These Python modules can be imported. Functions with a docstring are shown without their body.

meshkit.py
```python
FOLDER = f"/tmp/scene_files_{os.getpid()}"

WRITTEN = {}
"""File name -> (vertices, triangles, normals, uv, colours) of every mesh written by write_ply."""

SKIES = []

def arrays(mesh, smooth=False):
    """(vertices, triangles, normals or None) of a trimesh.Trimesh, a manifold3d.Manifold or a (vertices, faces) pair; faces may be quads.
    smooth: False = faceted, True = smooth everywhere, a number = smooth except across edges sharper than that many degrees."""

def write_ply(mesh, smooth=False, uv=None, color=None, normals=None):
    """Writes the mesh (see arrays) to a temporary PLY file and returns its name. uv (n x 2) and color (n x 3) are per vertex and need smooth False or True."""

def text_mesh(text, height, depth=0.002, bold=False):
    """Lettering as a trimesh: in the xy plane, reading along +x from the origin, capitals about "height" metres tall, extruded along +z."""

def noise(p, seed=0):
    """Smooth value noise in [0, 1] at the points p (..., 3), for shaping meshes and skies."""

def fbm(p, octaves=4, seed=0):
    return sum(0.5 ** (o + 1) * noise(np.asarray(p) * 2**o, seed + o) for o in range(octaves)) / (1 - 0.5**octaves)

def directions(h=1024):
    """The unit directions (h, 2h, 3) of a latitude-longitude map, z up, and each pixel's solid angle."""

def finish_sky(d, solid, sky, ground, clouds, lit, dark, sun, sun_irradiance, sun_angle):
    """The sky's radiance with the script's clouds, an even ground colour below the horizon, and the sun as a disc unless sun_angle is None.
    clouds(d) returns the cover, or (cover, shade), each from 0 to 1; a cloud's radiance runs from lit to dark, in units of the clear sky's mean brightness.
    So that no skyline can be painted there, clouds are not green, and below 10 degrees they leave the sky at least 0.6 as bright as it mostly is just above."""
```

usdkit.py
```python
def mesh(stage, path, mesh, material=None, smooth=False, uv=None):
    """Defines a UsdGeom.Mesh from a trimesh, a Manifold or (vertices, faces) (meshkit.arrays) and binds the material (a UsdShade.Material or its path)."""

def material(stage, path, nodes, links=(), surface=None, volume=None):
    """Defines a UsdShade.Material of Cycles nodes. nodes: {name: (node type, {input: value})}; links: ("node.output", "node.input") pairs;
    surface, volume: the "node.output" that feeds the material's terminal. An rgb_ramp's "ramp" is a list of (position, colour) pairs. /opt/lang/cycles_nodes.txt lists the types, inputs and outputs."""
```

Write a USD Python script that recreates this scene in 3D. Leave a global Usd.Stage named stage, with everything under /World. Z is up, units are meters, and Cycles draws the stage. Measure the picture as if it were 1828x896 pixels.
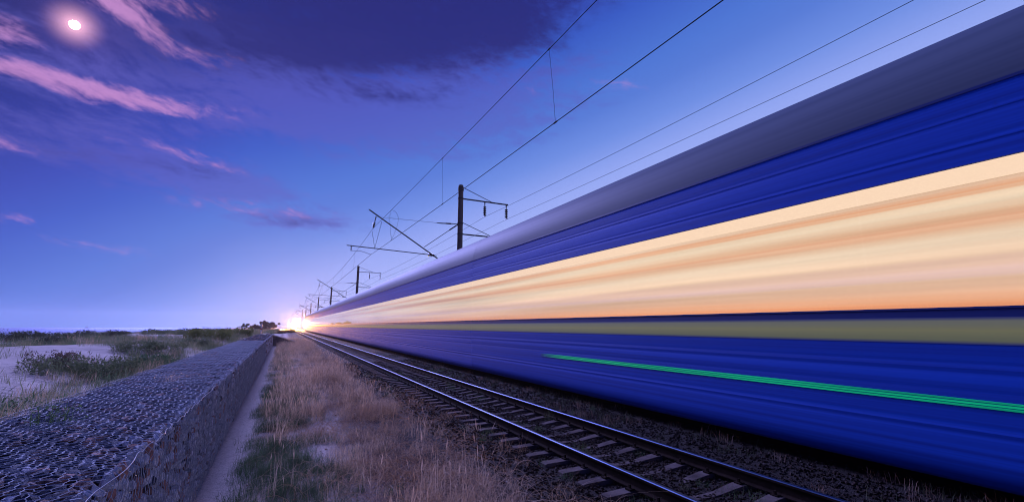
import math, random
import numpy as np, trimesh
import usdkit, meshkit
from pxr import Usd, UsdGeom, UsdLux, UsdShade, Gf, Sdf, Vt

rng = np.random.default_rng(7)
random.seed(7)
stage = Usd.Stage.CreateInMemory()
UsdGeom.SetStageUpAxis(stage, 'Z')
UsdGeom.Xform.Define(stage, '/World')

# ------------------------------------------------------------------ camera
EYE = np.array([0.0, 0.0, 2.33])
FPX, PITCH, YAW = 785.0, math.radians(9.62), math.radians(27.19)   # track runs along +Y, the camera looks to its right
fwd = np.array([math.sin(YAW) * math.cos(PITCH), math.cos(YAW) * math.cos(PITCH), math.sin(PITCH)])
right = np.array([math.cos(YAW), -math.sin(YAW), 0.0])
upv = np.cross(right, fwd)
cam = UsdGeom.Camera.Define(stage, '/World/camera')
cam.CreateHorizontalApertureAttr(36.0)
cam.CreateFocalLengthAttr(36.0 * FPX / 1828)
cam.CreateFStopAttr(0.0)
cam.CreateExposureAttr(2.0)
cm = np.eye(4)
cm[0, :3], cm[1, :3], cm[2, :3], cm[3, :3] = right, upv, -fwd, EYE
cam.AddTransformOp().Set(Gf.Matrix4d(*cm.ravel().tolist()))


# ------------------------------------------------------------------ sky
def lin(r, g, b):
    return tuple(((c / 255) / 12.92 if c / 255 <= 0.04045 else ((c / 255 + 0.055) / 1.055) ** 2.4) for c in (r, g, b))


SUN_AZ, SUN_EL = math.radians(85), math.radians(1.0)      # afterglow of the sunset, behind the train
MOON_AZ, MOON_EL = math.radians(-20.67), math.radians(26.65)
moon_dir = np.array([math.sin(MOON_AZ) * math.cos(MOON_EL), math.cos(MOON_AZ) * math.cos(MOON_EL), math.sin(MOON_EL)])
SKY_GAIN = 0.25


def make_sky():
    N, L = {}, []

    def n(name, kind, inputs=None, **links):
        N[name] = (kind, inputs or {})
        for k, v in links.items():
            L.append((v, f'{name}.{k}'))
        return name

    def m(name, op, a, b=None, c=None, clamp=False):
        inp = {'math_type': op}
        if clamp:
            inp['use_clamp'] = True
        for k, v in (('value1', a), ('value2', b), ('value3', c)):
            if v is None:
                continue
            if isinstance(v, str):
                L.append((v, f'{name}.{k}'))
            else:
                inp[k] = v
        N[name] = ('math', inp)
        return name + '.value'

    n('tc', 'texture_coordinate')
    n('sx', 'separate_xyz', vector='tc.generated')
    az = m('az', 'arctan2', 'sx.x', 'sx.y')
    el = m('el', 'arcsine', 'sx.z')
    # elevation, lowered towards the afterglow
    hor = m('hor', 'cosine', el)
    da = m('cosun', 'divide', m('da1', 'add', m('da2', 'multiply', 'sx.x', math.sin(SUN_AZ)), m('da3', 'multiply', 'sx.y', math.cos(SUN_AZ))), m('hor1', 'maximum', hor, 0.02))
    eld = m('eld', 'multiply', m('elp', 'maximum', el, 0.0), 57.29578)
    e1 = m('e1', 'subtract', eld, m('e0', 'add', m('e00', 'multiply', da, 24.0), 24.0))
    e1 = m('e2', 'add', e1, m('anti', 'multiply', m('anti0', 'maximum', m('anti1', 'multiply', da, -1.0), 0.0), 15.0))      # the side away from the afterglow is darker
    fac = m('fac', 'multiply_add', e1, 1 / 100.0, 0.5, clamp=True)       # -50..50 degrees -> 0..1
    stops = [(-48, (206, 200, 248)), (-34, (186, 192, 248)), (-26, (166, 180, 246)), (-21.6, (146, 166, 240)), (-17.5, (110, 142, 226)), (-14, (88, 124, 214)), (-11, (78, 118, 211)), (-4.6, (56, 91, 195)),
             (-0.3, (51, 74, 180)), (5, (42, 57, 156)), (10, (34, 46, 134)), (16, (26, 36, 112)), (45, (18, 28, 90))]
    n('grad', 'rgb_ramp', {'ramp': [((e + 50) / 100, lin(*c)) for e, c in stops]}, fac=fac)
    n('sky', 'sky_texture', {'sky_type': 'single_scattering', 'sun_disc': False, 'sun_elevation': SUN_EL, 'sun_rotation': SUN_AZ, 'ozone_density': 4.0})
    n('skys', 'mix', {'mix_type': 'multiply', 'fac': 1.0, 'color2': (0.006, 0.005, 0.008)}, color1='sky.color')
    n('base', 'mix', {'mix_type': 'add', 'fac': 1.0}, color1='grad.color', color2='skys.color')
    # clouds
    n('ae', 'combine_xyz', {'z': 0.0}, x=az, y=el)
    n('warp', 'noise_texture', {'scale': 5.0, 'detail': 4.0}, vector='ae.vector')
    n('warpc', 'mix', {'mix_type': 'subtract', 'fac': 1.0, 'color2': (0.5, 0.5, 0.5)}, color1='warp.color')
    n('warps', 'mix', {'mix_type': 'multiply', 'fac': 1.0, 'color2': (0.10, 0.045, 0.0)}, color1='warpc.color')
    n('aw', 'mix', {'mix_type': 'add', 'fac': 1.0}, color1='ae.vector', color2='warps.color')
    n('str', 'mapping', {'mapping_type': 'texture', 'rotation': (0, 0, 0.04), 'scale': (0.20, 0.042, 1.0)}, vector='aw.color')
    n('nz', 'noise_texture', {'scale': 1.0, 'detail': 8.0, 'roughness': 0.62}, vector='str.vector')
    n('str2', 'mapping', {'mapping_type': 'texture', 'rotation': (0, 0, -0.28), 'scale': (0.042, 0.016, 1.0)}, vector='aw.color')
    n('nzf', 'noise_texture', {'scale': 1.0, 'detail': 7.0, 'roughness': 0.65}, vector='str2.vector')
    n('nmix', 'mix_float', {'fac': 0.45}, a='nz.fac', b='nzf.fac')
    pink = [(-0.345, 0.379, 0.105, 0.0145, 0.06, 1.0), (-0.235, 0.386, 0.11, 0.015, 0.086, .6), (-0.407, 0.379, 0.053, 0.009, 0.2, .6), (-0.305, 0.512, 0.055, 0.018, -0.153, .7), (-0.262, 0.500, 0.06, 0.014, -0.30, .7),
            (-0.432, 0.426, 0.025, 0.016, -0.404, .9), (-0.270, 0.542, 0.088, 0.020, 0.172, .6), (-0.155, 0.487, 0.05, 0.016, 0.170, .35), (-0.403, 0.263, 0.028, 0.010, -0.063, .7), (-0.053, 0.223, 0.148, 0.015, 0.005, .45),
            (-0.271, 0.131, 0.064, 0.008, -0.067, .5), (-0.389, 0.160, 0.028, 0.008, 0.078, .6), (0.037, 0.272, 0.065, 0.011, 0.065, .3), (-0.217, 0.312, 0.10, 0.012, 0.02, .42), (-0.12, 0.292, 0.08, 0.009, -0.1, .32), (0.713, 0.513, 0.078, 0.015, -0.103, .35), (0.517, 0.519, 0.03, 0.016, -0.018, .3),
            (-1.0, 0.40, 0.3, 0.05, 0.1, .8), (-1.6, 0.25, 0.4, 0.05, -0.1, .6), (2.6, 0.35, 0.4, 0.06, 0.1, .6)]
    purple = [(-0.245, 0.278, 0.18, 0.029, 0.02, 1.05), (-0.126, 0.266, 0.13, 0.028, -0.180, .8), (0.022, 0.459, 0.455, 0.079, 0.090, .8), (0.345, 0.549, 0.267, 0.141, 0.124, .6), (-0.042, 0.217, 0.179, 0.029, -0.040, .6),
              (-0.15, 0.535, 0.15, 0.06, -0.113, .8), (0.042, 0.208, 0.097, 0.012, 0.036, .6), (0.071, 0.419, 0.372, 0.044, 0.087, .5), (0.818, 0.370, 0.059, 0.012, 0.084, .3),
              (-1.1, 0.33, 0.5, 0.09, 0.0, .8), (-2.2, 0.5, 0.6, 0.12, 0.1, .8), (2.4, 0.45, 0.6, 0.1, 0.1, .7)]
    dark = [(0.129, 0.613, 0.404, 0.078, 0.172, 1.15), (-0.007, 0.536, 0.224, 0.039, 0.215, .6), (0.427, 0.626, 0.181, 0.072, 0.022, .5), (-0.259, 0.278, 0.115, 0.018, 0.033, .55), (0.189, 0.485, 0.139, 0.020, 0.088, .5), (0.010, 0.208, 0.094, 0.010, 0.024, .5),
            (0.2, 0.9, 0.9, 0.2, 0.1, .8), (-1.3, 0.6, 0.5, 0.12, 0.0, .8), (2.8, 0.7, 0.6, 0.15, 0.0, .8)]

    def blobs(tag, items):
        total = None
        for i, (a, e, ra, re, rot, w) in enumerate(items):
            n(f'{tag}m{i}', 'mapping', {'mapping_type': 'texture', 'location': (a, e, 0), 'rotation': (0, 0, rot), 'scale': (ra * 1.9, re * 1.9, 1.0)}, vector='aw.color')
            n(f'{tag}g{i}', 'gradient_texture', {'gradient_type': 'spherical'}, vector=f'{tag}m{i}.vector')
            v = m(f'{tag}w{i}', 'multiply', f'{tag}g{i}.fac', w)
            total = v if total is None else m(f'{tag}s{i}', 'add', total, v)
        return total

    def cover(tag, items, noise, k, lo, hi, top):
        tag = 'cloud' + tag
        t = blobs(tag, items)
        gate = m(f'{tag}gt', 'multiply', t, 3.0, clamp=True)
        s = m(f'{tag}a', 'add', t, m(f'{tag}n', 'multiply', m(f'{tag}nn', 'subtract', noise, 0.5), m(f'{tag}k', 'multiply', gate, k)))
        n(f'{tag}r', 'map_range', {'range_type': 'smoothstep', 'from_min': lo, 'from_max': hi, 'to_min': 0.0, 'to_max': top, 'clamp': True}, value=s)
        return f'{tag}r.result'

    cp = cover('u', purple, 'nmix.result', 3.6, 0.24, 1.05, 0.52)
    cd = cover('d', dark, 'nmix.result', 3.0, 0.08, 1.25, 0.92)
    ck = cover('p', pink, 'nzf.fac', 2.3, 0.16, 1.35, 0.78)
    n('c1', 'mix', {'color2': lin(92, 92, 188)}, color1='base.color', fac=cp)
    n('c2', 'mix', {'color2': lin(37, 40, 118)}, color1='c1.color', fac=cd)
    n('c3', 'mix', {'color2': lin(204, 144, 206)}, color1='c2.color', fac=ck)
    # aureole of the moon in the thin high haze
    n('md', 'normal', {'direction': tuple(moon_dir), 'normal': (0, 0, 1)})
    cosang = m('mdot', 'add', m('md1', 'multiply', 'sx.x', float(moon_dir[0])), m('md2', 'add', m('md3', 'multiply', 'sx.y', float(moon_dir[1])), m('md4', 'multiply', 'sx.z', float(moon_dir[2]))))
    del N['md']
    ang = m('mang', 'arccosine', m('mclamp', 'minimum', cosang, 0.999999))
    au1 = m('au1', 'power', m('au0', 'subtract', 1.0, m('aq', 'multiply', ang, 1 / 0.17), clamp=True), 3.5)
    au2 = m('au2', 'power', m('au3', 'subtract', 1.0, m('aq2', 'multiply', ang, 1 / 0.042), clamp=True), 2.2)
    n('g1', 'mix', {'mix_type': 'multiply', 'fac': 1.0, 'color2': (0.06, 0.03, 0.075)}, color1=m('one', 'multiply', au1, 1.0))
    n('g2', 'mix', {'mix_type': 'multiply', 'fac': 1.0, 'color2': (1.3, 0.62, 0.66)}, color1=m('two', 'multiply', au2, 1.0))
    n('g3', 'mix', {'mix_type': 'add', 'fac': 1.0}, color1='g1.color', color2='g2.color')
    n('c4', 'mix', {'mix_type': 'add', 'fac': 1.0}, color1='c3.color', color2='g3.color')
    n('out', 'background_shader', {'strength': SKY_GAIN}, color='c4.color')
    return usdkit.material(stage, '/World/Looks/sky', N, L, surface='out.background')


dome = UsdLux.DomeLight.Define(stage, '/World/sky')
UsdShade.MaterialBindingAPI.Apply(dome.GetPrim()).Bind(make_sky())
dome.GetPrim().SetCustomDataByKey('kind', 'structure')

# ------------------------------------------------------------------ moonlight
key = UsdLux.DistantLight.Define(stage, '/World/moonlight')
key.CreateIntensityAttr(0.22)
key.CreateAngleAttr(20.0)
key.CreateColorAttr(Gf.Vec3f(0.66, 0.66, 1.65))
key.CreateNormalizeAttr(True)
# broad soft moonlight spread by thin cloud: it falls nearly along the wall, as in the photograph
KEY_AZ = math.radians(-9.0)
zax = np.array([math.sin(KEY_AZ) * math.cos(MOON_EL), math.cos(KEY_AZ) * math.cos(MOON_EL), math.sin(MOON_EL)])
xax = np.cross([0, 0, 1.0], zax); xax /= np.linalg.norm(xax)
yax = np.cross(zax, xax)
km = np.eye(4); km[0, :3], km[1, :3], km[2, :3] = xax, yax, zax
key.AddTransformOp().Set(Gf.Matrix4d(*km.ravel().tolist()))

HEADLIGHT_STRENGTH = 185000.0
HAZE_DENSITY, HAZE_G = 0.00015, 0.48
LAMP_STRENGTH = 0.26

# ------------------------------------------------------------------ helpers
used = {}


def path_for(name, parent=None):
    base = (parent.GetPath().pathString if parent is not None else '/World') + '/' + name
    k = used.get(base, 0)
    used[base] = k + 1
    return base if k == 0 else f'{base}_{k:03d}'


def tag(p, label=None, cat=None, group=None, kind=None):
    for k, v in (('label', label), ('category', cat), ('group', group), ('kind', kind)):
        if v:
            p.SetCustomDataByKey(k, v)
    return p


def obj(name, mesh, mat, parent=None, smooth=False, **kw):
    if isinstance(mesh, (list,)):
        mesh = join(mesh)
    g = usdkit.mesh(stage, path_for(name, parent), mesh, mat, smooth=smooth)
    return tag(g.GetPrim(), **kw)


def thing(name, loc=(0, 0, 0), rotz=0.0, **kw):
    x = UsdGeom.Xform.Define(stage, path_for(name))
    x.AddTranslateOp().Set(Gf.Vec3d(*map(float, loc)))
    if rotz:
        x.AddRotateZOp().Set(math.degrees(rotz))
    return tag(x.GetPrim(), **kw)


def dup(src, loc, rotz=0.0, **kw):
    name = src.GetName()
    x = UsdGeom.Xform.Define(stage, path_for(name))
    x.GetPrim().GetReferences().AddInternalReference(src.GetPath())
    x.GetPrim().SetInstanceable(True)
    x.ClearXformOpOrder()
    x.MakeMatrixXform().Set(Gf.Matrix4d().SetRotate(Gf.Rotation(Gf.Vec3d(0, 0, 1), math.degrees(rotz))) * Gf.Matrix4d().SetTranslate(Gf.Vec3d(*map(float, loc))))
    return tag(x.GetPrim(), **kw)


def join(ms):
    vs, fs, n = [], [], 0
    for m in ms:
        v, f = (m.vertices, m.faces) if hasattr(m, 'vertices') else m
        v, f = np.asarray(v, float), np.asarray(f, int)
        if f.shape[1] == 4:
            f = np.vstack([f[:, [0, 1, 2]], f[:, [0, 2, 3]]])
        vs.append(v); fs.append(f + n); n += len(v)
    return np.vstack(vs), np.vstack(fs)


def box(x0, x1, y0, y1, z0, z1):
    v = np.array([[x, y, z] for x in (x0, x1) for y in (y0, y1) for z in (z0, z1)], float)
    f = np.array([[0, 1, 3], [0, 3, 2], [4, 6, 7], [4, 7, 5], [0, 4, 5], [0, 5, 1], [2, 3, 7], [2, 7, 6], [0, 2, 6], [0, 6, 4], [1, 5, 7], [1, 7, 3]])
    return v, f


def tube(pts, r, sides=6, cap=True):
    p = np.asarray(pts, float)
    r = np.broadcast_to(np.asarray(r, float), (len(p),))
    t = np.gradient(p, axis=0)
    t /= np.linalg.norm(t, axis=1, keepdims=True) + 1e-12
    a = np.cross(t, np.where(np.abs(t[:, 2:]) < 0.9, [0, 0, 1.0], [1.0, 0, 0]))
    a /= np.linalg.norm(a, axis=1, keepdims=True) + 1e-12
    b = np.cross(t, a)
    ang = np.arange(sides) * 2 * np.pi / sides
    v = p[:, None] + r[:, None, None] * (np.cos(ang)[None, :, None] * a[:, None] + np.sin(ang)[None, :, None] * b[:, None])
    i, j = np.meshgrid(np.arange(len(p) - 1), np.arange(sides), indexing='ij')
    q = np.stack([i * sides + j, i * sides + (j + 1) % sides, (i + 1) * sides + (j + 1) % sides, (i + 1) * sides + j], -1).reshape(-1, 4)
    f = np.vstack([q[:, [0, 1, 2]], q[:, [0, 2, 3]]])
    v = v.reshape(-1, 3)
    if cap:
        k = len(v)
        v = np.vstack([v, p[0], p[-1]])
        j = np.arange(sides)
        e = (len(p) - 1) * sides
        f = np.vstack([f, np.stack([np.full(sides, k), (j + 1) % sides, j], 1), np.stack([np.full(sides, k + 1), e + j, e + (j + 1) % sides], 1)])
    return v, f


def extrude_y(poly, y0, y1, caps=True):
    """closed polygon of (x, z), counter-clockwise, swept along Y"""
    from shapely.geometry import Polygon
    p = np.asarray(poly, float)
    k = len(p)
    v = np.vstack([np.c_[p[:, 0], np.full(k, y0), p[:, 1]], np.c_[p[:, 0], np.full(k, y1), p[:, 1]]])
    i = np.arange(k); j = (i + 1) % k
    f = np.vstack([np.stack([i, j + k, j], 1), np.stack([i, i + k, j + k], 1)])
    if caps:
        pv, pf = trimesh.creation.triangulate_polygon(Polygon(p), engine='earcut')
        # match back to the polygon's own vertices
        idx = np.array([np.argmin(((p - q) ** 2).sum(1)) for q in pv])
        t = idx[pf]
        f = np.vstack([f, t, t[:, ::-1] + k])
    return v, f


def strip_poly(points, thick):
    """open (x, z) polyline thickened to the +x / inward side"""
    p = np.asarray(points, float)
    d = np.gradient(p, axis=0)
    nrm = np.c_[d[:, 1], -d[:, 0]]
    nrm /= np.linalg.norm(nrm, axis=1, keepdims=True)
    return np.vstack([p, (p + nrm * thick)[::-1]])


def stone(seed, size=(1, 1, 1), k=12):
    r = np.random.default_rng(seed)
    p = r.normal(size=(k, 3)); p /= np.linalg.norm(p, axis=1, keepdims=True)
    p *= r.uniform(0.8, 1.05, (k, 1))
    h = trimesh.convex.convex_hull(p)
    return np.array(h.vertices) * size, np.array(h.faces)


def quats(rot):
    """Nx3x3 -> half quaternions (w, x, y, z)"""
    from scipy.spatial.transform import Rotation
    q = Rotation.from_matrix(rot).as_quat()
    return Vt.QuathArray([Gf.Quath(float(a[3]), float(a[0]), float(a[1]), float(a[2])) for a in q])


def scatter(name, protos, pos, yaw=None, scale=None, tilt=None, which=None, parent=None, **kw):
    """protos: list of (mesh, material). A PointInscancer of uncountable small things."""
    path = path_for(name, parent)
    pi = UsdGeom.PointInstancer.Define(stage, path)
    for i, (m, mat) in enumerate(protos):
        g = usdkit.mesh(stage, f'{path}/prototypes/clump_{i:03d}', m, mat)
        pi.CreatePrototypesRel().AddTarget(g.GetPath())
    n = len(pos)
    from scipy.spatial.transform import Rotation
    yaw = rng.uniform(0, 2 * np.pi, n) if yaw is None else yaw
    if tilt is None:
        rot = Rotation.from_euler('z', np.asarray(yaw)).as_matrix()
    else:
        rot = Rotation.from_euler('zxy', np.c_[yaw, tilt]).as_matrix()
    scale = np.ones(n) if scale is None else np.asarray(scale)
    if scale.ndim == 1:
        scale = np.repeat(scale[:, None], 3, 1)
    pi.CreatePositionsAttr(Vt.Vec3fArray.FromNumpy(np.asarray(pos, np.float32)))
    pi.CreateOrientationsAttr(quats(rot))
    pi.CreateScalesAttr(Vt.Vec3fArray.FromNumpy(scale.astype(np.float32)))
    pi.CreateProtoIndicesAttr(Vt.IntArray.FromNumpy(np.asarray(which if which is not None else rng.integers(0, len(protos), n), np.int32)))
    return tag(pi.GetPrim(), kind='stuff', **kw)


# ------------------------------------------------------------------ materials
def M(name, nodes, links, surface='p.BSDF', volume=None):
    return usdkit.material(stage, f'/World/Looks/{name}', nodes, links, surface=surface, volume=volume)


def plain(name, color, rough=0.6, metallic=0.0, **kw):
    return M(name, {'p': ('principled_bsdf', {'base_color': color, 'roughness': rough, 'metallic': metallic, **kw})}, [])


def mottled(name, c1, c2, scale=8.0, rough=0.8, bump=0.0, bscale=60.0, detail=6.0, lo=0.35, hi=0.65, stretch=(1, 1, 1), metallic=0.0, bdist=0.02, spec=0.3):
    nodes = {'tc': ('geometry', {}), 'mp': ('mapping', {'mapping_type': 'point', 'scale': stretch}), 'n': ('noise_texture', {'scale': scale, 'detail': detail, 'roughness': 0.6}),
             'r': ('rgb_ramp', {'ramp': [(0, c1), (lo, c1), (hi, c2), (1, c2)]}), 'p': ('principled_bsdf', {'roughness': rough, 'metallic': metallic, 'specular_ior_level': spec})}
    links = [('tc.position', 'mp.vector'), ('mp.vector', 'n.vector'), ('n.fac', 'r.fac'), ('r.color', 'p.base_color')]
    if bump:
        nodes['b'] = ('noise_texture', {'scale': bscale, 'detail': 6.0})
        nodes['bp'] = ('bump', {'strength': bump, 'distance': bdist})
        links += [('mp.vector', 'b.vector'), ('b.fac', 'bp.height'), ('bp.normal', 'p.normal')]
    return M(name, nodes, links)


def per_item(name, c1, c2, rough=0.85, translucent=0.0, along=None):
    """a random tone between two colours for each piece; along: also noise in space (patches)"""
    nodes = {'o': ('object_info', {}), 'g': ('geometry', {}), 'n': ('noise_texture', {'scale': along or 1.0, 'detail': 3.0}),
             'ri': ('math', {'math_type': 'multiply', 'value2': 0.5}), 'nn': ('math', {'math_type': 'multiply_add', 'value2': 0.8}),
             'r': ('rgb_ramp', {'ramp': [(0, c1), (0.2, c1), (0.75, c2), (1, c2)]}), 'p': ('principled_bsdf', {'roughness': rough, 'specular_ior_level': 0.25})}
    links = [('g.random_per_island', 'ri.value1'), ('g.position', 'n.vector'), ('n.fac', 'nn.value1'), ('ri.value', 'nn.value3'), ('nn.value', 'r.fac'), ('r.color', 'p.base_color')]
    surface = 'p.BSDF'
    if translucent:
        nodes['t'] = ('translucent_bsdf', {})
        nodes['mx'] = ('mix_closure', {'fac': translucent})
        links += [('r.color', 't.color'), ('p.BSDF', 'mx.closure1'), ('t.BSDF', 'mx.closure2')]
        surface = 'mx.closure'
    return M(name, nodes, links, surface=surface)


# the moon itself, far outside the haze
moon_mat = M('moon_surface', {'tc': ('texture_coordinate', {}), 'n': ('noise_texture', {'scale': 0.004, 'detail': 3.0}), 'r': ('rgb_ramp', {'ramp': [(0.3, (2.2, 1.7, 1.55)), (0.7, (3.2, 2.7, 2.5))]}), 'e': ('emission', {'strength': 45.0})},
             [('tc.object', 'n.vector'), ('n.fac', 'r.fac'), ('r.color', 'e.color')], surface='e.emission')
ms = trimesh.creation.icosphere(4, 128.0)
ms.apply_translation(moon_dir * 20000 + EYE)
obj('moon', ms, moon_mat, smooth=True, label='bright full moon glowing between pink clouds high on the left', cat='moon')

# ------------------------------------------------------------------ terrain
fbm = meshkit.fbm
WALL_X0, WALL_X1, WALL_TOP, WALL_END = -2.52, -0.92, 1.35, 60.0


def hnoise(x, y, s, seed=0, octv=4):
    x, y = np.broadcast_arrays(x, y)
    return fbm(np.stack([x / s, y / s, np.zeros_like(x, float)], -1) + 100.0, octv, seed) - 0.5


def dune_h(x, y):
    x, y = np.asarray(x, float), np.asarray(y, float)
    h = 1.22 + 0.85 * hnoise(x, y, 9.0, 3) + 0.22 * hnoise(x, y, 2.2, 4) + 0.04 * hnoise(x, y, 0.5, 5)
    h = h + 0.28 * np.exp(-((x + 6.5) / 2.5) ** 2 - ((y - 19) / 7.0) ** 2) - 0.25 * np.exp(-((x + 3.6) / 1.2) ** 2 - ((y - 10) / 8.0) ** 2)
    crest = 21.0 + 3.0 * hnoise(y, y * 0, 25.0, 8)
    k = np.clip((-x - crest) / 20.0, 0, 1)
    h = h * (1 - k) + (-3.9) * k
    near_wall = np.clip((x + 3.6) / 1.0, 0, 1)
    h = h * (1 - near_wall) + np.minimum(h, 1.18) * near_wall
    far = np.clip((y - 70) / 60, 0, 1)
    return h * (1 - far * (1 - k)) + far * (1 - k) * (1.0 + 0.5 * hnoise(x, y, 20, 9))


def soil_h(x, y):
    x, y = np.asarray(x, float), np.asarray(y, float)
    h = 0.14 * hnoise(x, y, 1.6, 11) + 0.04 * hnoise(x, y, 0.35, 12)
    h = h + 0.10 * np.exp(-((x - 1.7) / 0.9) ** 2)
    path = np.exp(-((x + 0.55) / 0.35) ** 2)
    h = h * (1 - 0.5 * path) - 0.03 * path
    bal = np.clip((x - 2.7) / 0.7, 0, 1)
    h = h * (1 - bal) + bal * (0.0 + 0.05 * hnoise(x, y, 0.25, 13))
    h = h + 0.13 * np.exp(-((x - 8.0) / 0.75) ** 4)
    drop = np.clip((x - 11.0) / 3.0, 0, 1)
    return h - 0.35 * drop + 0.3 * drop * hnoise(x, y, 8, 14)


def grid_sheet(xs, ys, hf):
    X, Y = np.meshgrid(xs, ys, indexing='ij')
    v = np.stack([X, Y, hf(X, Y)], -1).reshape(-1, 3)
    a, b = len(xs), len(ys)
    i, j = np.meshgrid(np.arange(a - 1), np.arange(b - 1), indexing='ij')
    q = np.stack([i * b + j, (i + 1) * b + j, (i + 1) * b + j + 1, i * b + j + 1], -1).reshape(-1, 4)
    return v, np.vstack([q[:, [0, 1, 2]], q[:, [0, 2, 3]]])


def graded(a, b, d0, d1):
    out, x, n = [a], a, abs(b - a)
    sgn = 1 if b > a else -1
    while abs(x - a) < n:
        x += sgn * (d0 + (d1 - d0) * min(1, abs(x - a) / n))
        out.append(x)
    out[-1] = b
    return np.array(out)


# sand: pale, rippled, with darker litter
sand_mat = M('sand', {'g': ('geometry', {}), 'n1': ('noise_texture', {'scale': 0.5, 'detail': 6.0}), 'n2': ('noise_texture', {'scale': 14.0, 'detail': 5.0, 'roughness': 0.7}), 'n3': ('noise_texture', {'scale': 90.0, 'detail': 4.0}),
                      'mp': ('mapping', {'mapping_type': 'point', 'scale': (1.0, 5.0, 1.0), 'rotation': (0, 0, 0.35)}), 'n4': ('noise_texture', {'scale': 2.6, 'detail': 4.0}),
                      'r1': ('rgb_ramp', {'ramp': [(0.3, (0.50, 0.42, 0.36)), (0.7, (0.60, 0.52, 0.46))]}), 'r2': ('rgb_ramp', {'ramp': [(0.26, (0.30, 0.28, 0.22)), (0.42, (1, 1, 1))]}),
                      'mx': ('mix', {'mix_type': 'multiply', 'fac': 0.9}), 'h1': ('math', {'math_type': 'multiply', 'value2': 1.3}), 'h2': ('math', {'math_type': 'multiply_add', 'value2': 0.25}),
                      'b': ('bump', {'strength': 0.9, 'distance': 0.05}), 'p': ('principled_bsdf', {'roughness': 0.95, 'specular_ior_level': 0.15})},
             [('g.position', 'n1.vector'), ('g.position', 'n2.vector'), ('g.position', 'n3.vector'), ('g.position', 'mp.vector'), ('mp.vector', 'n4.vector'), ('n1.fac', 'r1.fac'), ('n2.fac', 'r2.fac'), ('r1.color', 'mx.color1'), ('r2.color', 'mx.color2'),
              ('n4.fac', 'h1.value1'), ('n3.fac', 'h2.value1'), ('h1.value', 'h2.value3'), ('h2.value', 'b.height'), ('b.normal', 'p.normal'), ('mx.color', 'p.base_color')])
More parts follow.
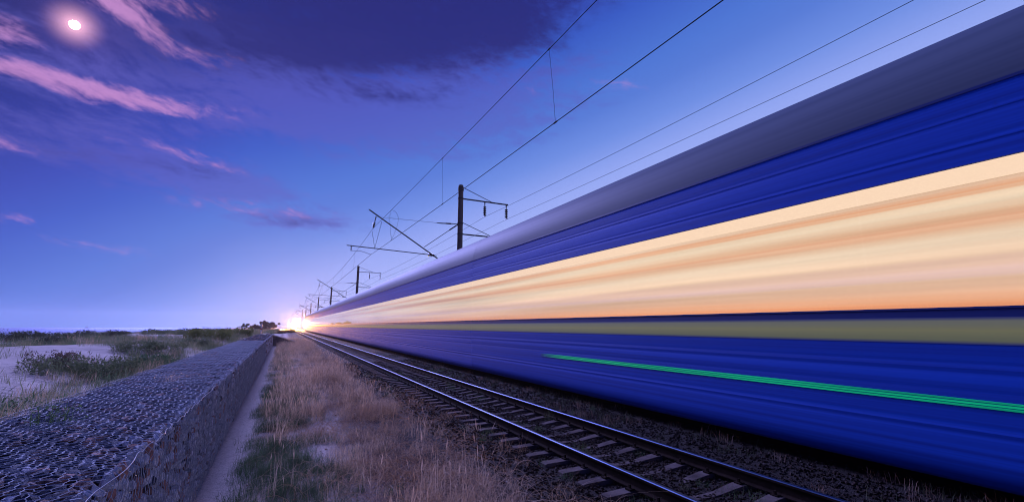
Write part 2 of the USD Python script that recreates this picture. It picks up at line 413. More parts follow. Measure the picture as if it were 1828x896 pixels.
# soil strip: sand near the wall, dusty earth under the dry grass, dark by the ballast
soil_mat = M('soil', {'g': ('geometry', {}), 's': ('separate_xyz', {}), 'n0': ('noise_texture', {'scale': 1.4, 'detail': 5.0}), 'ofs': ('math', {'math_type': 'multiply_add', 'value2': 1.3}), 'mr': ('map_range', {'from_min': -0.4, 'from_max': 4.6, 'clamp': True}),
                      'r': ('rgb_ramp', {'ramp': [(0.0, (0.70, 0.63, 0.57)), (0.12, (0.64, 0.57, 0.52)), (0.22, (0.30, 0.24, 0.21)), (0.36, (0.62, 0.54, 0.49)), (0.5, (0.16, 0.12, 0.10)), (0.66, (0.05, 0.042, 0.038)), (1.0, (0.030, 0.026, 0.025))]}),
                      'n2': ('noise_texture', {'scale': 22.0, 'detail': 6.0, 'roughness': 0.75}), 'r2': ('rgb_ramp', {'ramp': [(0.3, (0.45, 0.42, 0.4)), (0.55, (1, 1, 1))]}), 'mx': ('mix', {'mix_type': 'multiply', 'fac': 0.8}),
                      'n3': ('noise_texture', {'scale': 45.0, 'detail': 6.0}), 'b': ('bump', {'strength': 0.9, 'distance': 0.04}), 'p': ('principled_bsdf', {'roughness': 0.95, 'specular_ior_level': 0.15})},
             [('g.position', 's.vector'), ('g.position', 'n0.vector'), ('n0.fac', 'ofs.value1'), ('s.x', 'ofs.value3'), ('ofs.value', 'mr.value'), ('mr.result', 'r.fac'), ('g.position', 'n2.vector'), ('n2.fac', 'r2.fac'), ('r.color', 'mx.color1'), ('r2.color', 'mx.color2'),
              ('mx.color', 'p.base_color'), ('g.position', 'n3.vector'), ('n3.fac', 'b.height'), ('b.normal', 'p.normal')])
ys_near = np.concatenate([np.arange(-12, 2, 0.5), np.arange(2, 24, 0.16), np.arange(24, 60, 0.5), graded(60, 420, 1.0, 12)])
xs_dune = np.concatenate([-graded(2.40, 12, 0.14, 0.3), -graded(12.4, 46, 0.4, 1.2)])[::-1]
obj('sand_dunes', grid_sheet(xs_dune, ys_near, dune_h), sand_mat, smooth=True, kind='structure', label='pale rippled sand dunes between the stone wall and the sea')
xs_soil = np.concatenate([np.arange(-2.45, 3.6, 0.12), np.arange(3.6, 12.0, 0.3), graded(12, 140, 0.8, 12)])
obj('ground', grid_sheet(xs_soil, ys_near, soil_h), soil_mat, smooth=True, kind='structure', label='dusty earth strip and dark track bed')
far_xs = np.concatenate([graded(-46, 600, 6, 60)])
obj('far_plain', grid_sheet(far_xs, graded(419, 1600, 12, 90), lambda x, y: 0.6 + 0.8 * hnoise(x, y, 60, 21) - 4.2 * np.clip((-x - 24) / 20, 0, 1)), mottled('far_earth', (0.10, 0.085, 0.07), (0.17, 0.14, 0.11), 0.08), smooth=True, kind='structure', label='low dark land far behind the headlight')
obj('right_plain', grid_sheet(graded(139, 600, 8, 60), graded(-12, 420, 8, 20), lambda x, y: -0.35 + 0.4 * hnoise(x, y, 40, 22)), mottled('side_earth', (0.09, 0.08, 0.06), (0.15, 0.13, 0.10), 0.08), smooth=True, kind='structure', label='flat dark land beyond the railway')

water = M('sea_water', {'g': ('geometry', {}), 'm1': ('mapping', {'mapping_type': 'point', 'scale': (0.5, 0.22, 1.0), 'rotation': (0, 0, 0.3)}), 'n1': ('noise_texture', {'scale': 0.5, 'detail': 6.0, 'roughness': 0.6}),
                        'b': ('bump', {'strength': 0.03, 'distance': 0.5}), 'd': ('diffuse_bsdf', {'color': (0.02, 0.04, 0.12)}), 'gl': ('glossy_bsdf', {'color': (0.22, 0.26, 0.46), 'roughness': 0.16}), 'f': ('fresnel', {'IOR': 1.33}), 'm': ('mix_closure', {})},
          [('g.position', 'm1.vector'), ('m1.vector', 'n1.vector'), ('n1.fac', 'b.height'), ('b.normal', 'gl.normal'), ('f.fac', 'm.fac'), ('d.BSDF', 'm.closure1'), ('gl.BSDF', 'm.closure2')], surface='m.closure')
obj('sea', grid_sheet(-graded(28, 1500, 40, 200)[::-1], graded(-60, 1600, 60, 200), lambda x, y: -2.9 + 0 * x), water, kind='structure', label='calm dark blue sea reaching the horizon')

# ------------------------------------------------------------------ gabion wall
galv = mottled('galvanised_wire', (0.24, 0.28, 0.34), (0.40, 0.45, 0.52), 40.0, rough=0.6, metallic=0.2)
stone_cols = [(0.072, 0.082, 0.115), (0.045, 0.052, 0.078), (0.38, 0.39, 0.45), (0.34, 0.17, 0.13), (0.58, 0.59, 0.66), (0.17, 0.105, 0.095)]
stone_mats = [mottled(f'gabion_stone_{["slate", "dark", "grey", "red", "pale", "brown"][i]}', tuple(0.7 * a for a in c), tuple(1.25 * a for a in c), 22.0, rough=0.85, bump=0.6, bscale=70.0) for i, c in enumerate(stone_cols)]
wall = thing('gabion_wall', label='long low gabion wall of blue grey stones packed in hexagonal wire mesh', cat='gabion wall')
fill = extrude_y([(WALL_X0 + 0.07, -0.25), (WALL_X1 - 0.075, -0.25), (WALL_X1 - 0.075, WALL_TOP - 0.075), (WALL_X0 + 0.07, WALL_TOP - 0.075)], 0.5, WALL_END)
obj('inner_fill', fill, mottled('gabion_fill', (0.025, 0.026, 0.032), (0.08, 0.08, 0.09), 9.0, bump=1.0, bscale=14.0, bdist=0.06), wall)


def wall_bulge(y):
    return 0.035 * np.sin(2 * np.pi * (y + 0.2) / 1.02) * (0.6 + 0.4 * np.sin(y * 0.7)) + 0.05 * hnoise(y, y * 0, 3.0, 31)


def wall_surface(u, y, out=0.0):
    """u: metres across the top from the back edge, then down the front face"""
    w, r = WALL_X1 - WALL_X0, 0.05
    u = np.asarray(u, float); y = np.asarray(y, float)
    t = np.clip((u - (w - r)) / (2 * r), 0, 1) * np.pi / 2
    face = np.clip(u - (w + r), 0, None)
    x = np.where(u < w - r, WALL_X0 + u, WALL_X1 - r + r * np.sin(t))
    z = np.where(u < w - r, WALL_TOP, WALL_TOP - r + r * np.cos(t) - face)
    nx, nz = np.where(u < w - r, 0, np.sin(t)), np.where(u < w - r, 1.0, np.cos(t))
    bump = out + 0.05 * hnoise(u * 1.0, y, 0.35, 33, 3)
    edge = np.exp(-((u - w) / 0.35) ** 2)
    b = wall_bulge(y)
    return np.stack([x + nx * bump + b * edge + 0.02 * face, y + 0 * x, z + nz * bump + 0.4 * b * edge * nz - 0.0], -1)


# stones: jittered rows on the top and on the front face
def wall_stones():
    rows = []
    w = WALL_X1 - WALL_X0
    for (u0, u1, s) in ((0.02, w - 0.03, 0.105), (w + 0.04, w + WALL_TOP - 0.02, 0.112)):
        for y0, y1, st in ((2.0, 20.0, s), (20.0, WALL_END, s * 1.45)):
            us = np.arange(u0, u1 + 1e-6, st)
            ys = np.arange(y0, y1, st)
            U, Y = np.meshgrid(us, ys, indexing='ij')
            Y = Y + (np.arange(len(us)) % 2)[:, None] * st * 0.5
            U = U + rng.uniform(-0.25, 0.25, U.shape) * st
            Y = Y + rng.uniform(-0.28, 0.28, U.shape) * st
            rows.append(np.c_[U.ravel(), Y.ravel(), np.full(U.size, st)])
    return np.vstack(rows)


ws = wall_stones()
wp = wall_surface(np.clip(ws[:, 0], 0, None), ws[:, 1], -0.055)
is_top = ws[:, 0] < WALL_X1 - WALL_X0
protos, pw = [], []
for mi, c in enumerate((4.5, 4, .5, 1.4, .2, 1.4)):
    for k in range(2):
        protos.append((stone(50 + mi * 7 + k, k=13), stone_mats[mi])); pw.append(c / 2)
pw = np.array(pw) / sum(pw)
which = rng.choice(len(protos), len(ws), p=pw)
pf_ = np.repeat([.4, 0.2, 4, 1.3, 7, .6], 2); pf_ = pf_ / pf_.sum()
which = np.where(is_top, which, rng.choice(len(protos), len(ws), p=pf_))      # paler stones were picked for the face
size = ws[:, 2, None] * rng.uniform(0.48, 0.68, (len(ws), 1)) * rng.uniform(0.85, 1.2, (len(ws), 3))
size[~is_top, 0] *= 0.8
size[is_top, 2] *= 0.75
yaw = rng.uniform(0, 2 * np.pi, len(ws))
# nearest visible stones become parts of their own
cp_ = wp - EYE
depth = cp_ @ fwd
vx, vy = cp_ @ right / np.maximum(depth, .1) * FPX + 914, 448 - cp_ @ upv / np.maximum(depth, .1) * FPX
vis = (depth > 0.3) & (vx > -15) & (vx < 1840) & (vy < 915)
apparent = np.where(vis, ws[:, 2] / np.linalg.norm(cp_, axis=1), 0)
near = np.argsort(-apparent)[:300]
for i in near:
    (pv, pf), mat = protos[which[i]]
    c, s_ = math.cos(yaw[i]), math.sin(yaw[i])
    v = pv * size[i]
    v = np.c_[v[:, 0], v[:, 1], v[:, 2]]
    Rz = np.array([[c, -s_, 0], [s_, c, 0], [0, 0, 1]]) if is_top[i] else np.array([[1, 0, 0], [0, c, -s_], [0, s_, c]])
    obj('stone', (v @ Rz.T + wp[i], pf), mat, wall)
rest = np.setdiff1d(np.nonzero((depth > -3))[0], near)
scatter('packed_stones', protos, wp[rest], yaw=np.where(is_top[rest], yaw[rest], 0.0), scale=size[rest], which=which[rest], parent=wall)


def hex_mesh(y0, y1, cw, ch, r):
    """hexagonal twisted netting over the top and the front face"""
    segs = []
    w = WALL_X1 - WALL_X0
    total = w + WALL_TOP - 0.03
    nr = int(total / (ch * 0.75)); nc = int((y1 - y0) / cw)
    rr, cc = np.meshgrid(np.arange(nr), np.arange(nc), indexing='ij')
    off = (rr % 2) * 0.5
    yc = y0 + (cc + off) * cw
    uu = rr * ch * 0.75
    jit = lambda a, b, sd: 0.17 * cw * np.sin(a * 91.7 + b * 57.3 + sd)
    def node(du, dy):
        u = np.clip(uu + du, 0, total); y = yc + dy
        return np.stack([u + jit(u, y, 1), y + jit(u, y, 2)], -1).reshape(-1, 2)
    a = node(0.0, 0.0); b = node(ch * 0.5, 0.0)          # the twist, running across the wall
    c1 = node(ch * 0.75, cw * 0.5); c2 = node(ch * 0.75, -cw * 0.5)
    sets = [(a, b, r * 1.5), (b, c1, r), (b, c2, r)]
    V, F, n = [], [], 0
    for p, q, rad in sets:
        P, Q = wall_surface(p[:, 0], p[:, 1], 0.022), wall_surface(q[:, 0], q[:, 1], 0.022)
        d = Q - P; L = np.linalg.norm(d, axis=1, keepdims=True); ok = L[:, 0] > 1e-4
        P, Q, d = P[ok], Q[ok], d[ok] / L[ok]
        up = np.where(np.abs(d[:, 2:]) < 0.9, [0, 0, 1.0], [1.0, 0, 0])
        e1 = np.cross(d, up); e1 /= np.linalg.norm(e1, axis=1, keepdims=True); e2 = np.cross(d, e1)
        ring = []
        for base in (P, Q):
            for k in range(3):
                t = 2 * np.pi * k / 3
                ring.append(base + rad * (math.cos(t) * e1 + math.sin(t) * e2))
        v = np.stack(ring, 1)
        f = np.array([[0, 1, 4], [0, 4, 3], [1, 2, 5], [1, 5, 4], [2, 0, 3], [2, 3, 5]])
        V.append(v.reshape(-1, 3)); F.append((f[None] + 6 * np.arange(len(v))[:, None, None]).reshape(-1, 3) + n); n += 6 * len(v)
    return np.vstack(V), np.vstack(F)


obj('wire_mesh', hex_mesh(1.9, 12.0, 0.085, 0.105, 0.0024), galv, wall, kind='stuff')
obj('wire_mesh', hex_mesh(12.0, 34.0, 0.105, 0.13, 0.0030), galv, wall, kind='stuff')
ye = np.arange(1.6, WALL_END, 0.06)
ew = wall_surface(np.full(len(ye), WALL_X1 - WALL_X0 + 0.01), ye, 0.03)
ew[:, 2] += 0.012 * np.sin(ye * 21.0) * (np.sin(ye * 1.3) > -0.4)
edge_mat = plain('selvedge_wire', (0.20, 0.22, 0.27), 0.7)
obj('edge_wire', tube(ew, 0.0034, 5), edge_mat, wall, smooth=True)
eb = wall_surface(np.full(len(ye), 0.0), ye, 0.03)
obj('edge_wire', tube(eb, 0.0034, 5), edge_mat, wall, smooth=True)

# sloping end wall with a pale coping, and the marker post
concrete_pale = mottled('pale_concrete', (0.42, 0.40, 0.38), (0.62, 0.60, 0.57), 3.0, rough=0.9, bump=0.3)
wing = thing('concrete_wing_wall', (-0.92, 60.2, 0), label='concrete wing wall with pale sloping coping at far end of the stone wall', cat='wing wall')
wv = np.array([(-0.75, -0.2), (3.0, -0.2), (3.0, 0.20), (-0.75, 1.40)])
bv, bf = extrude_y(wv, 0.0, 0.35)
obj('wall_body', (bv, bf), mottled('wing_concrete', (0.13, 0.11, 0.10), (0.20, 0.17, 0.15), 2.0, bump=0.4), wing)
for k in range(5):
    xa, xb = -0.78 + k * 0.765, -0.78 + (k + 1) * 0.765 - 0.02
    za, zb = 1.415 - 0.32 * (xa + 0.75), 1.415 - 0.32 * (xb + 0.75)
    cv, cf = extrude_y([(xa, za), (xb, zb), (xb, zb + 0.10), (xa, za + 0.10)], -0.09, 0.44)
    obj('coping_slab', (cv, cf), concrete_pale, wing)
post = thing('marker_post', (-2.15, 58.5, 1.2), label='thin white marker post with a reddish band beyond the stone wall', cat='marker post')
white_paint = plain('white_paint', (0.75, 0.73, 0.72), 0.5)
obj('post_shaft', [box(-0.075, 0.075, -0.075, 0.075, -0.2, 0.66), box(-0.075, 0.075, -0.075, 0.075, 0.84, 1.40)], white_paint, post)
obj('post_band', box(-0.078, 0.078, -0.078, 0.078, 0.66, 0.84), plain('red_paint', (0.5, 0.06, 0.05), 0.5), post)

# ------------------------------------------------------------------ tracks
GAUGE = 1.59
RAIL_TOP, RAIL_FOOT = 0.235, 0.055
rail_profile = [(-.066, 0), (.066, 0), (.066, .012), (.012, .030), (.009, .045), (.009, .125), (.014, .138), (.036, .145), (.036, .168), (.029, .178), (-.029, .178), (-.036, .168), (-.036, .145), (-.014, .138), (-.009, .125), (-.009, .045), (-.012, .030), (-.066, .012)]
rust = mottled('rail_rust', (0.012, 0.008, 0.007), (0.026, 0.017, 0.014), 6.0, rough=0.95, bump=0.2, spec=0.04)
polished = mottled('polished_rail', (0.03, 0.055, 0.12), (0.06, 0.095, 0.19), 3.0, rough=0.46, metallic=1.0, stretch=(6, 0.25, 6))
sleeper_mat = mottled('sleeper_concrete', (0.052, 0.042, 0.043), (0.13, 0.11, 0.11), 2.6, spec=0.08, rough=0.95, bump=0.4, bscale=40)
old_sleeper = sleeper_mat


def sleeper_mesh(seed=0):
    r = np.random.default_rng(seed)
    st = [(-1.35, .075, .040), (-1.30, .085, .052), (-0.62, .090, .056), (-0.42, .082, .036), (-0.2, .070, .012), (0, .066, .006), (0.2, .070, .012), (0.42, .082, .036), (0.62, .090, .056), (1.30, .085, .052), (1.35, .075, .040)]
    v = []
    for x, hw, z in st:
        z += r.normal(0, .0015)
        v += [(x, -hw - .05, -.16), (x, -hw, z), (x, hw, z), (x, hw + .05, -.16)]
    f = []
    for i in range(len(st) - 1):
        a, b = 4 * i, 4 * i + 4
        for k in range(3):
            f += [(a + k, b + k, b + k + 1), (a + k, b + k + 1, a + k + 1)]
    e = 4 * (len(st) - 1)
    f += [(0, 1, 2), (0, 2, 3), (e, e + 2, e + 1), (e, e + 3, e + 2)]
    return np.array(v, float), np.array(f)


sl_variants = [sleeper_mesh(i) for i in range(5)]
SP = 0.543


def build_track(cx, label, full):
    t = thing('railway_track', (cx, 0, 0), label=label, cat='railway track')
    for s in (-1, 1):
        x = s * GAUGE / 2
        pv, pf = extrude_y([(a + x, b + RAIL_FOOT) for a, b in rail_profile], -12, 420)
        rp = obj('rail', (pv, pf), rust, t, smooth=35)
        hv, hf = extrude_y([(x - .0345, RAIL_TOP - .006), (x + .0345, RAIL_TOP - .006), (x + .026, RAIL_TOP + .003), (x - .026, RAIL_TOP + .003)], -12, 420)
        obj('running_surface', (hv, hf), polished, rp)
    ys = -2.0 + SP * np.arange(int(420 / SP)) + 0.12
    first = 290 if full else 20
    rest = []
    for k, y in enumerate(ys):
        v, f = sl_variants[k % 5]
        dy, dz, yaw_ = rng.normal(0, .012), rng.normal(0, .004), rng.normal(0, .008)
        c, s = math.cos(yaw_), math.sin(yaw_)
        vv = np.c_[v[:, 0] * c - v[:, 1] * s, v[:, 0] * s + v[:, 1] * c + y + dy, v[:, 2] + dz]
        if k < first:
            obj('sleeper', (vv, f), sleeper_mat, t)
        else:
            rest.append((vv, f))
    obj('far_sleepers', rest, sleeper_mat, t, kind='stuff')
    fast = []
    for y in ys[:90 if full else 40]:
        for s in (-1, 1):
            for q in (-1, 1):
                xx = s * GAUGE / 2 + q * 0.105
                fast += [box(xx - .045, xx + .045, y - .05, y + .05, .045, .075), box(xx - .014, xx + .014, y - .014, y + .014, .07, .125)]
    obj('rail_fastenings', fast, rust, t, kind='stuff')
    return t


build_track(5.43, 'empty railway track with pale concrete sleepers between dry grass and the train', True)
build_track(9.20, 'railway track hidden in shadow beneath the blue train', False)

# ballast stones
bal_mats = [mottled('ballast_' + n_, tuple(.7 * a for a in c), tuple(1.3 * a for a in c), 30.0, rough=0.95, spec=0.06) for n_, c in (('brown', (0.038, 0.027, 0.023)), ('grey', (0.042, 0.036, 0.036)), ('dark', (0.020, 0.015, 0.014)))]
bp, bm = [(stone(200 + i, size=(1, .85, .7), k=10), bal_mats[i % 3]) for i in range(6)], []
for x0, x1, y0, y1, dens, sz in ((3.0, 7.7, 2.2, 12.0, 330, .030), (2.9, 7.7, 12.0, 30.0, 90, .046), (7.7, 11, 1, 16, 60, .04)):
    nn = int((x1 - x0) * (y1 - y0) * dens)
    xs, ys = rng.uniform(x0, x1, nn), rng.uniform(y0, y1, nn)
    keep = rng.uniform(size=nn) < np.clip((xs - 2.9) / 0.9, 0.05, 1)
    bm.append(np.c_[xs, ys, soil_h(xs, ys) + .004, rng.uniform(.65, 1.35, nn) * sz][keep])
bm = np.vstack(bm)
scatter('ballast_stones', bp, bm[:, :3], scale=bm[:, 3], tilt=rng.uniform(-.5, .5, (len(bm), 2)), label='dark crushed stone ballast strewn under the sleepers')

# ------------------------------------------------------------------ train
TX = 9.20             # centre line; the near side stands at x = 7.70
CAR, GAP = 26.0, 0.012
blue = M('carriage_blue', {'g': ('geometry', {}), 'mp': ('mapping', {'mapping_type': 'point', 'scale': (1.0, 0.02, 7.0)}), 'n': ('noise_texture', {'scale': 1.6, 'detail': 6.0, 'roughness': 0.65}),
                           'r': ('rgb_ramp', {'ramp': [(0.3, (0.002, 0.045, 0.38)), (0.7, (0.006, 0.105, 0.72))]}), 'p': ('principled_bsdf', {'roughness': 0.62, 'specular_ior_level': 0.25})},
         [('g.position', 'mp.vector'), ('mp.vector', 'n.vector'), ('n.fac', 'r.fac'), ('r.color', 'p.base_color')])
dark_blue = plain('carriage_dark_blue', (0.006, 0.030, 0.19), 0.5)
ZS = 2.33
yellow = M('livery_yellow', {'g': ('geometry', {}), 'sx': ('separate_xyz', {}), 'mr': ('map_range', {'from_min': ZS - .235, 'from_max': ZS + .108, 'clamp': True}), 'mp': ('mapping', {'mapping_type': 'point', 'scale': (1.0, 0.02, 9.0)}), 'n': ('noise_texture', {'scale': 2.0, 'detail': 4.0}),
                             'ad': ('math', {'math_type': 'multiply_add', 'value2': 0.10}), 'of': ('math', {'math_type': 'subtract', 'value2': 0.05}),
                             'r': ('rgb_ramp', {'ramp': [(0, (0.006, 0.04, 0.30)), (.16, (0.62, 0.68, 0.18)), (.5, (0.90, 0.90, 0.20)), (.85, (0.72, 0.76, 0.26)), (1, (0.03, 0.06, 0.28))]}), 'p': ('principled_bsdf', {'roughness': 0.6, 'specular_ior_level': 0.25})},
           [('g.position', 'sx.vector'), ('sx.z', 'mr.value'), ('g.position', 'mp.vector'), ('mp.vector', 'n.vector'), ('n.fac', 'ad.value1'), ('mr.result', 'ad.value3'), ('ad.value', 'of.value1'), ('of.value', 'r.fac'), ('r.color', 'p.base_color')])
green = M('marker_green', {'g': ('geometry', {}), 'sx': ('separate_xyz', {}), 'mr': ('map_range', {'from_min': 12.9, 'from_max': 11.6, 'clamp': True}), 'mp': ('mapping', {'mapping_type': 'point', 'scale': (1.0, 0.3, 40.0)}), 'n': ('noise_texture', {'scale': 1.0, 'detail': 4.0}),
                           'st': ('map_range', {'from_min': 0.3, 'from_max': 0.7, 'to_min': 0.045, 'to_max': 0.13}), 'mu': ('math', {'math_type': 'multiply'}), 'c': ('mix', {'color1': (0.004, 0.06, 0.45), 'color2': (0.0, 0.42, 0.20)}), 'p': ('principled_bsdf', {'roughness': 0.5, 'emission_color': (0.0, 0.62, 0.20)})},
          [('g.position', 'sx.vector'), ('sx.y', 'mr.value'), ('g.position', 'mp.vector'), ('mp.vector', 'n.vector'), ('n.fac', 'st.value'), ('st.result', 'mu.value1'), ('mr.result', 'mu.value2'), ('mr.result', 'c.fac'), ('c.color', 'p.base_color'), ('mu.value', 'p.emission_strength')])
roof_grey = mottled('roof_grey', (0.070, 0.10, 0.15), (0.10, 0.135, 0.19), 1.0, rough=0.7, stretch=(3, 0.02, 6))
bogie_mat = plain('underframe_black', (0.02, 0.02, 0.022), 0.7)
cream = mottled('interior_cream', (0.68, 0.57, 0.45), (0.80, 0.71, 0.59), 1.0, rough=0.8, stretch=(1, 0.06, 6))
wood = mottled('interior_wood', (0.50, 0.27, 0.15), (0.62, 0.36, 0.21), 1.0, rough=0.6, stretch=(1, 0.05, 8))
rose = mottled('seat_rose', (0.55, 0.36, 0.33), (0.66, 0.46, 0.42), 2.0, rough=0.9)
lamp_mat = M('carriage_lamp', {'e': ('emission', {'color': (1.0, 0.74, 0.55), 'strength': LAMP_STRENGTH})}, [], surface='e.emission')
ZB = 2.33 + .235
PAN = [(.00, (0.80, 0.26, 0.12)), (.06, (0.92, 0.42, 0.23)), (.14, (0.94, 0.54, 0.36)), (.24, (0.96, 0.64, 0.47)), (.30, (0.92, 0.64, 0.60)), (.36, (0.94, 0.64, 0.52)), (.44, (1.0, 0.72, 0.53)), (.56, (1.0, 0.79, 0.60)), (.64, (0.97, 0.66, 0.46)), (.69, (0.86, 0.46, 0.29)), (.74, (0.94, 0.58, 0.38)), (.82, (1.0, 0.80, 0.60)), (.88, (1.0, 0.76, 0.55)), (.93, (0.94, 0.48, 0.28)), (1.0, (1.0, 0.76, 0.58))]
panel_mat = M('light_panel_cream', {'g': ('geometry', {}), 'sx': ('separate_xyz', {}), 'mr': ('map_range', {'from_min': ZB, 'from_max': ZB + 2.16, 'clamp': True}), 'mp': ('mapping', {'mapping_type': 'point', 'scale': (1.0, 0.028, 8.0)}), 'n': ('noise_texture', {'scale': 1.0, 'detail': 6.0, 'roughness': 0.62}),
                                    'ad': ('math', {'math_type': 'multiply_add', 'value2': 0.16}), 'of': ('math', {'math_type': 'subtract', 'value2': 0.08}), 'r': ('rgb_ramp', {'ramp': PAN}),
                                    'mp2': ('mapping', {'mapping_type': 'point', 'scale': (1.0, 0.05, 3.0)}), 'n2': ('noise_texture', {'scale': 1.0, 'detail': 3.0}), 'st': ('map_range', {'from_min': 0.3, 'from_max': 0.7, 'to_min': 0.185, 'to_max': 0.265}), 'e': ('emission', {})},
              [('g.position', 'sx.vector'), ('sx.z', 'mr.value'), ('g.position', 'mp.vector'), ('mp.vector', 'n.vector'), ('n.fac', 'ad.value1'), ('mr.result', 'ad.value3'), ('ad.value', 'of.value1'), ('of.value', 'r.fac'), ('r.color', 'e.color'),
               ('g.position', 'mp2.vector'), ('mp2.vector', 'n2.vector'), ('n2.fac', 'st.value'), ('st.result', 'e.strength')], surface='e.emission')
lamp_white = M('reading_lamp', {'e': ('emission', {'color': (1.0, 0.86, 0.66), 'strength': LAMP_STRENGTH * 0.8})}, [], surface='e.emission')
glass = M('window_glass', {'t': ('transparent_bsdf', {'color': (0.96, 0.94, 0.90)}), 'g': ('glossy_bsdf', {'roughness': 0.03}), 'f': ('fresnel', {'IOR': 1.45}), 'm': ('mix_closure', {})},
          [('f.fac', 'm.fac'), ('t.BSDF', 'm.closure1'), ('g.BSDF', 'm.closure2')], surface='m.closure')
ZC = 2.33
WIN0, WIN1 = ZC + 0.235, ZC + 2.05
YEL0, YEL1 = ZC - 0.235, ZC + 0.108
ROOF0 = ZC + 3.03
BOT = ZC - 1.93
HWD = 1.50


def mirror_x(m):
    v, f = m
    v = np.array(v); v[:, 0] *= -1
    return v, np.asarray(f)[:, ::-1]


def carriage(loc):
    t = thing('carriage', loc, label='', cat='carriage', group='blue carriages of the long passenger train')
    L = CAR - GAP

    def strip(pts, th=0.05):
        return extrude_y(strip_poly(pts, th), 0, L)
    x = -HWD
    for side in (1, -1):
        fl = (lambda m: m) if side == 1 else mirror_x
        # lower side with shallow pressed ribs, tucked under at the bottom
        low = [(x + .16, BOT - .03), (x + .07, BOT + .04), (x + .02, BOT + .14), (x, BOT + .28)]
        for zr in (BOT + .60, BOT + .70, BOT + 1.12, BOT + 1.34, BOT + 1.46):
            low += [(x, zr - .05), (x + .006, zr - .014), (x + .006, zr + .014), (x, zr + .05)]
        low += [(x, YEL0)]
        obj('lower_side', fl(strip(low)), blue, t, smooth=50)
        obj('yellow_stripe', fl(strip([(x - .003, YEL0), (x - .003, YEL1)])), yellow, t)
        obj('window_sill', fl(strip([(x, YEL1), (x, WIN0 - .03), (x - .012, WIN0 - .025), (x - .012, WIN0)])), dark_blue, t)
        up = [(x, WIN1)]
        for zr in (WIN1 + .22, WIN1 + .30, WIN1 + .60, WIN1 + .68):
            up += [(x, zr - .05), (x + .006, zr - .014), (x + .006, zr + .014), (x, zr + .05)]
        up += [(x, ROOF0 - .04)]
        obj('upper_side', fl(strip(up)), blue, t, smooth=50)
        obj('rain_gutter', fl(strip([(x - .02, ROOF0 - .04), (x - .02, ROOF0)], .06)), dark_blue, t)
        k = 10
        w = L / k
        if side == 1:
            for i in range(k):
                obj('window_pane', (np.array([[x + .014, yy, zz] for yy, zz in ((i * w + .002, WIN0), (i * w + .002, WIN1), ((i + 1) * w - .002, WIN1), ((i + 1) * w - .002, WIN0))]), np.array([[0, 1, 2], [0, 2, 3]])), glass, t)
        else:
            obj('rear_window_band', box(-x - .05, -x - .01, 0, L, WIN0, WIN1), dark_blue, t)
    a = np.linspace(0, np.pi, 25)
    roof = np.c_[-HWD * np.cos(a), ROOF0 + 1.36 * np.sin(a)]
    obj('roof', extrude_y(strip_poly(roof, .05), 0, L), roof_grey, t, smooth=40)
    obj('underframe', box(-1.25, 1.25, .3, L - .3, BOT + .02, BOT + .22), bogie_mat, t)
    for yb in (4.0, L - 4.0):
        wheels = []
        for dy in (-1.2, 1.2):
            for s in (-1, 1):
                c = trimesh.creation.cylinder(.26, .13, sections=20)
                c.apply_transform(trimesh.transformations.rotation_matrix(np.pi / 2, [0, 1, 0]))
                c.apply_translation([s * GAUGE / 2, yb + dy, RAIL_TOP + .264]); wheels.append(c)
            wheels.append(tube([(-.9, yb + dy, RAIL_TOP + .26), (.9, yb + dy, RAIL_TOP + .26)], .06))
        obj('bogie', wheels + [box(-1.05, 1.05, yb - 1.6, yb + 1.6, RAIL_TOP + .30, BOT + .03)], bogie_mat, t)
    for y0 in (0.0, L - .05):
        obj('end_wall', extrude_y([(-HWD + .06, BOT + .25), (HWD - .06, BOT + .25), (HWD - .06, WIN0 - .05), (-HWD + .06, WIN0 - .05)], y0, y0 + .05), dark_blue, t)
        obj('roof_end', extrude_y([(-HWD + .06, WIN1 + .36)] + [(HWD - .06, WIN1 + .36)] + [(-(HWD - .06) * math.cos(q), ROOF0 + 1.30 * math.sin(q)) for q in np.linspace(np.pi, 0, 15)], y0, y0 + .05), dark_blue, t)
    # lit interior, all of it running lengthwise
    CEIL = WIN1 + .34
    obj('floor', box(-HWD + .06, HWD - .06, 0, L, WIN0 - .40, WIN0 - .34), wood, t)
    obj('ceiling', box(-HWD + .06, HWD - .06, 0, L, CEIL, CEIL + .04), cream, t)
    obj('corridor_wall', box(.95, 1.0, 0, L, WIN0 - .34, CEIL), cream, t)
    obj('ceiling_lamp', box(-.30, .90, 0, L, CEIL - .03, CEIL - .003), lamp_mat, t)
    obj('light_panel', box(.915, .947, 0, L, WIN0 + .02, CEIL - .031), panel_mat, t)
    obj('bench_back', box(.80, .912, 0, L, WIN0 - .10, WIN0 + .06), wood, t)
    obj('bench_seat', box(.35, .80, 0, L, WIN0 - .20, WIN0 - .08), wood, t)
    return t


NCAR, CAR0 = 8, -7.0
c0 = carriage((TX, CAR0, 0))
words = ['nearest', 'second', 'third', 'fourth', 'fifth', 'sixth', 'seventh', 'eighth', 'ninth', 'tenth', 'eleventh', 'twelfth', 'thirteenth', 'fourteenth', 'fifteenth', 'sixteenth']
cars = [c0] + [dup(c0, (TX, CAR0 + CAR * k, 0), group='blue carriages of the long passenger train', cat='carriage') for k in range(1, NCAR)]
for k, c in enumerate(cars):
    tag(c, label='nearest blue carriage, filling the right side, with lit windows and yellow stripe' if k == 0 else f'{words[k]} blue carriage with lit windows and yellow stripe, counting back along the train')
# green marker lines on the nearest carriage only
gl = thing('green_marker_strip', (TX - HWD - .004, 2.0 - 4.0, 0), label='bright green triple line along the lower side of the nearest blue carriage', cat='marker strip')
for z0, z1 in ((-.925, -.902), (-.960, -.934), (-.995, -.969)):
    obj('green_line', box(-.006, .0, 0, 14.9, ZC + z0, ZC + z1), green, gl)

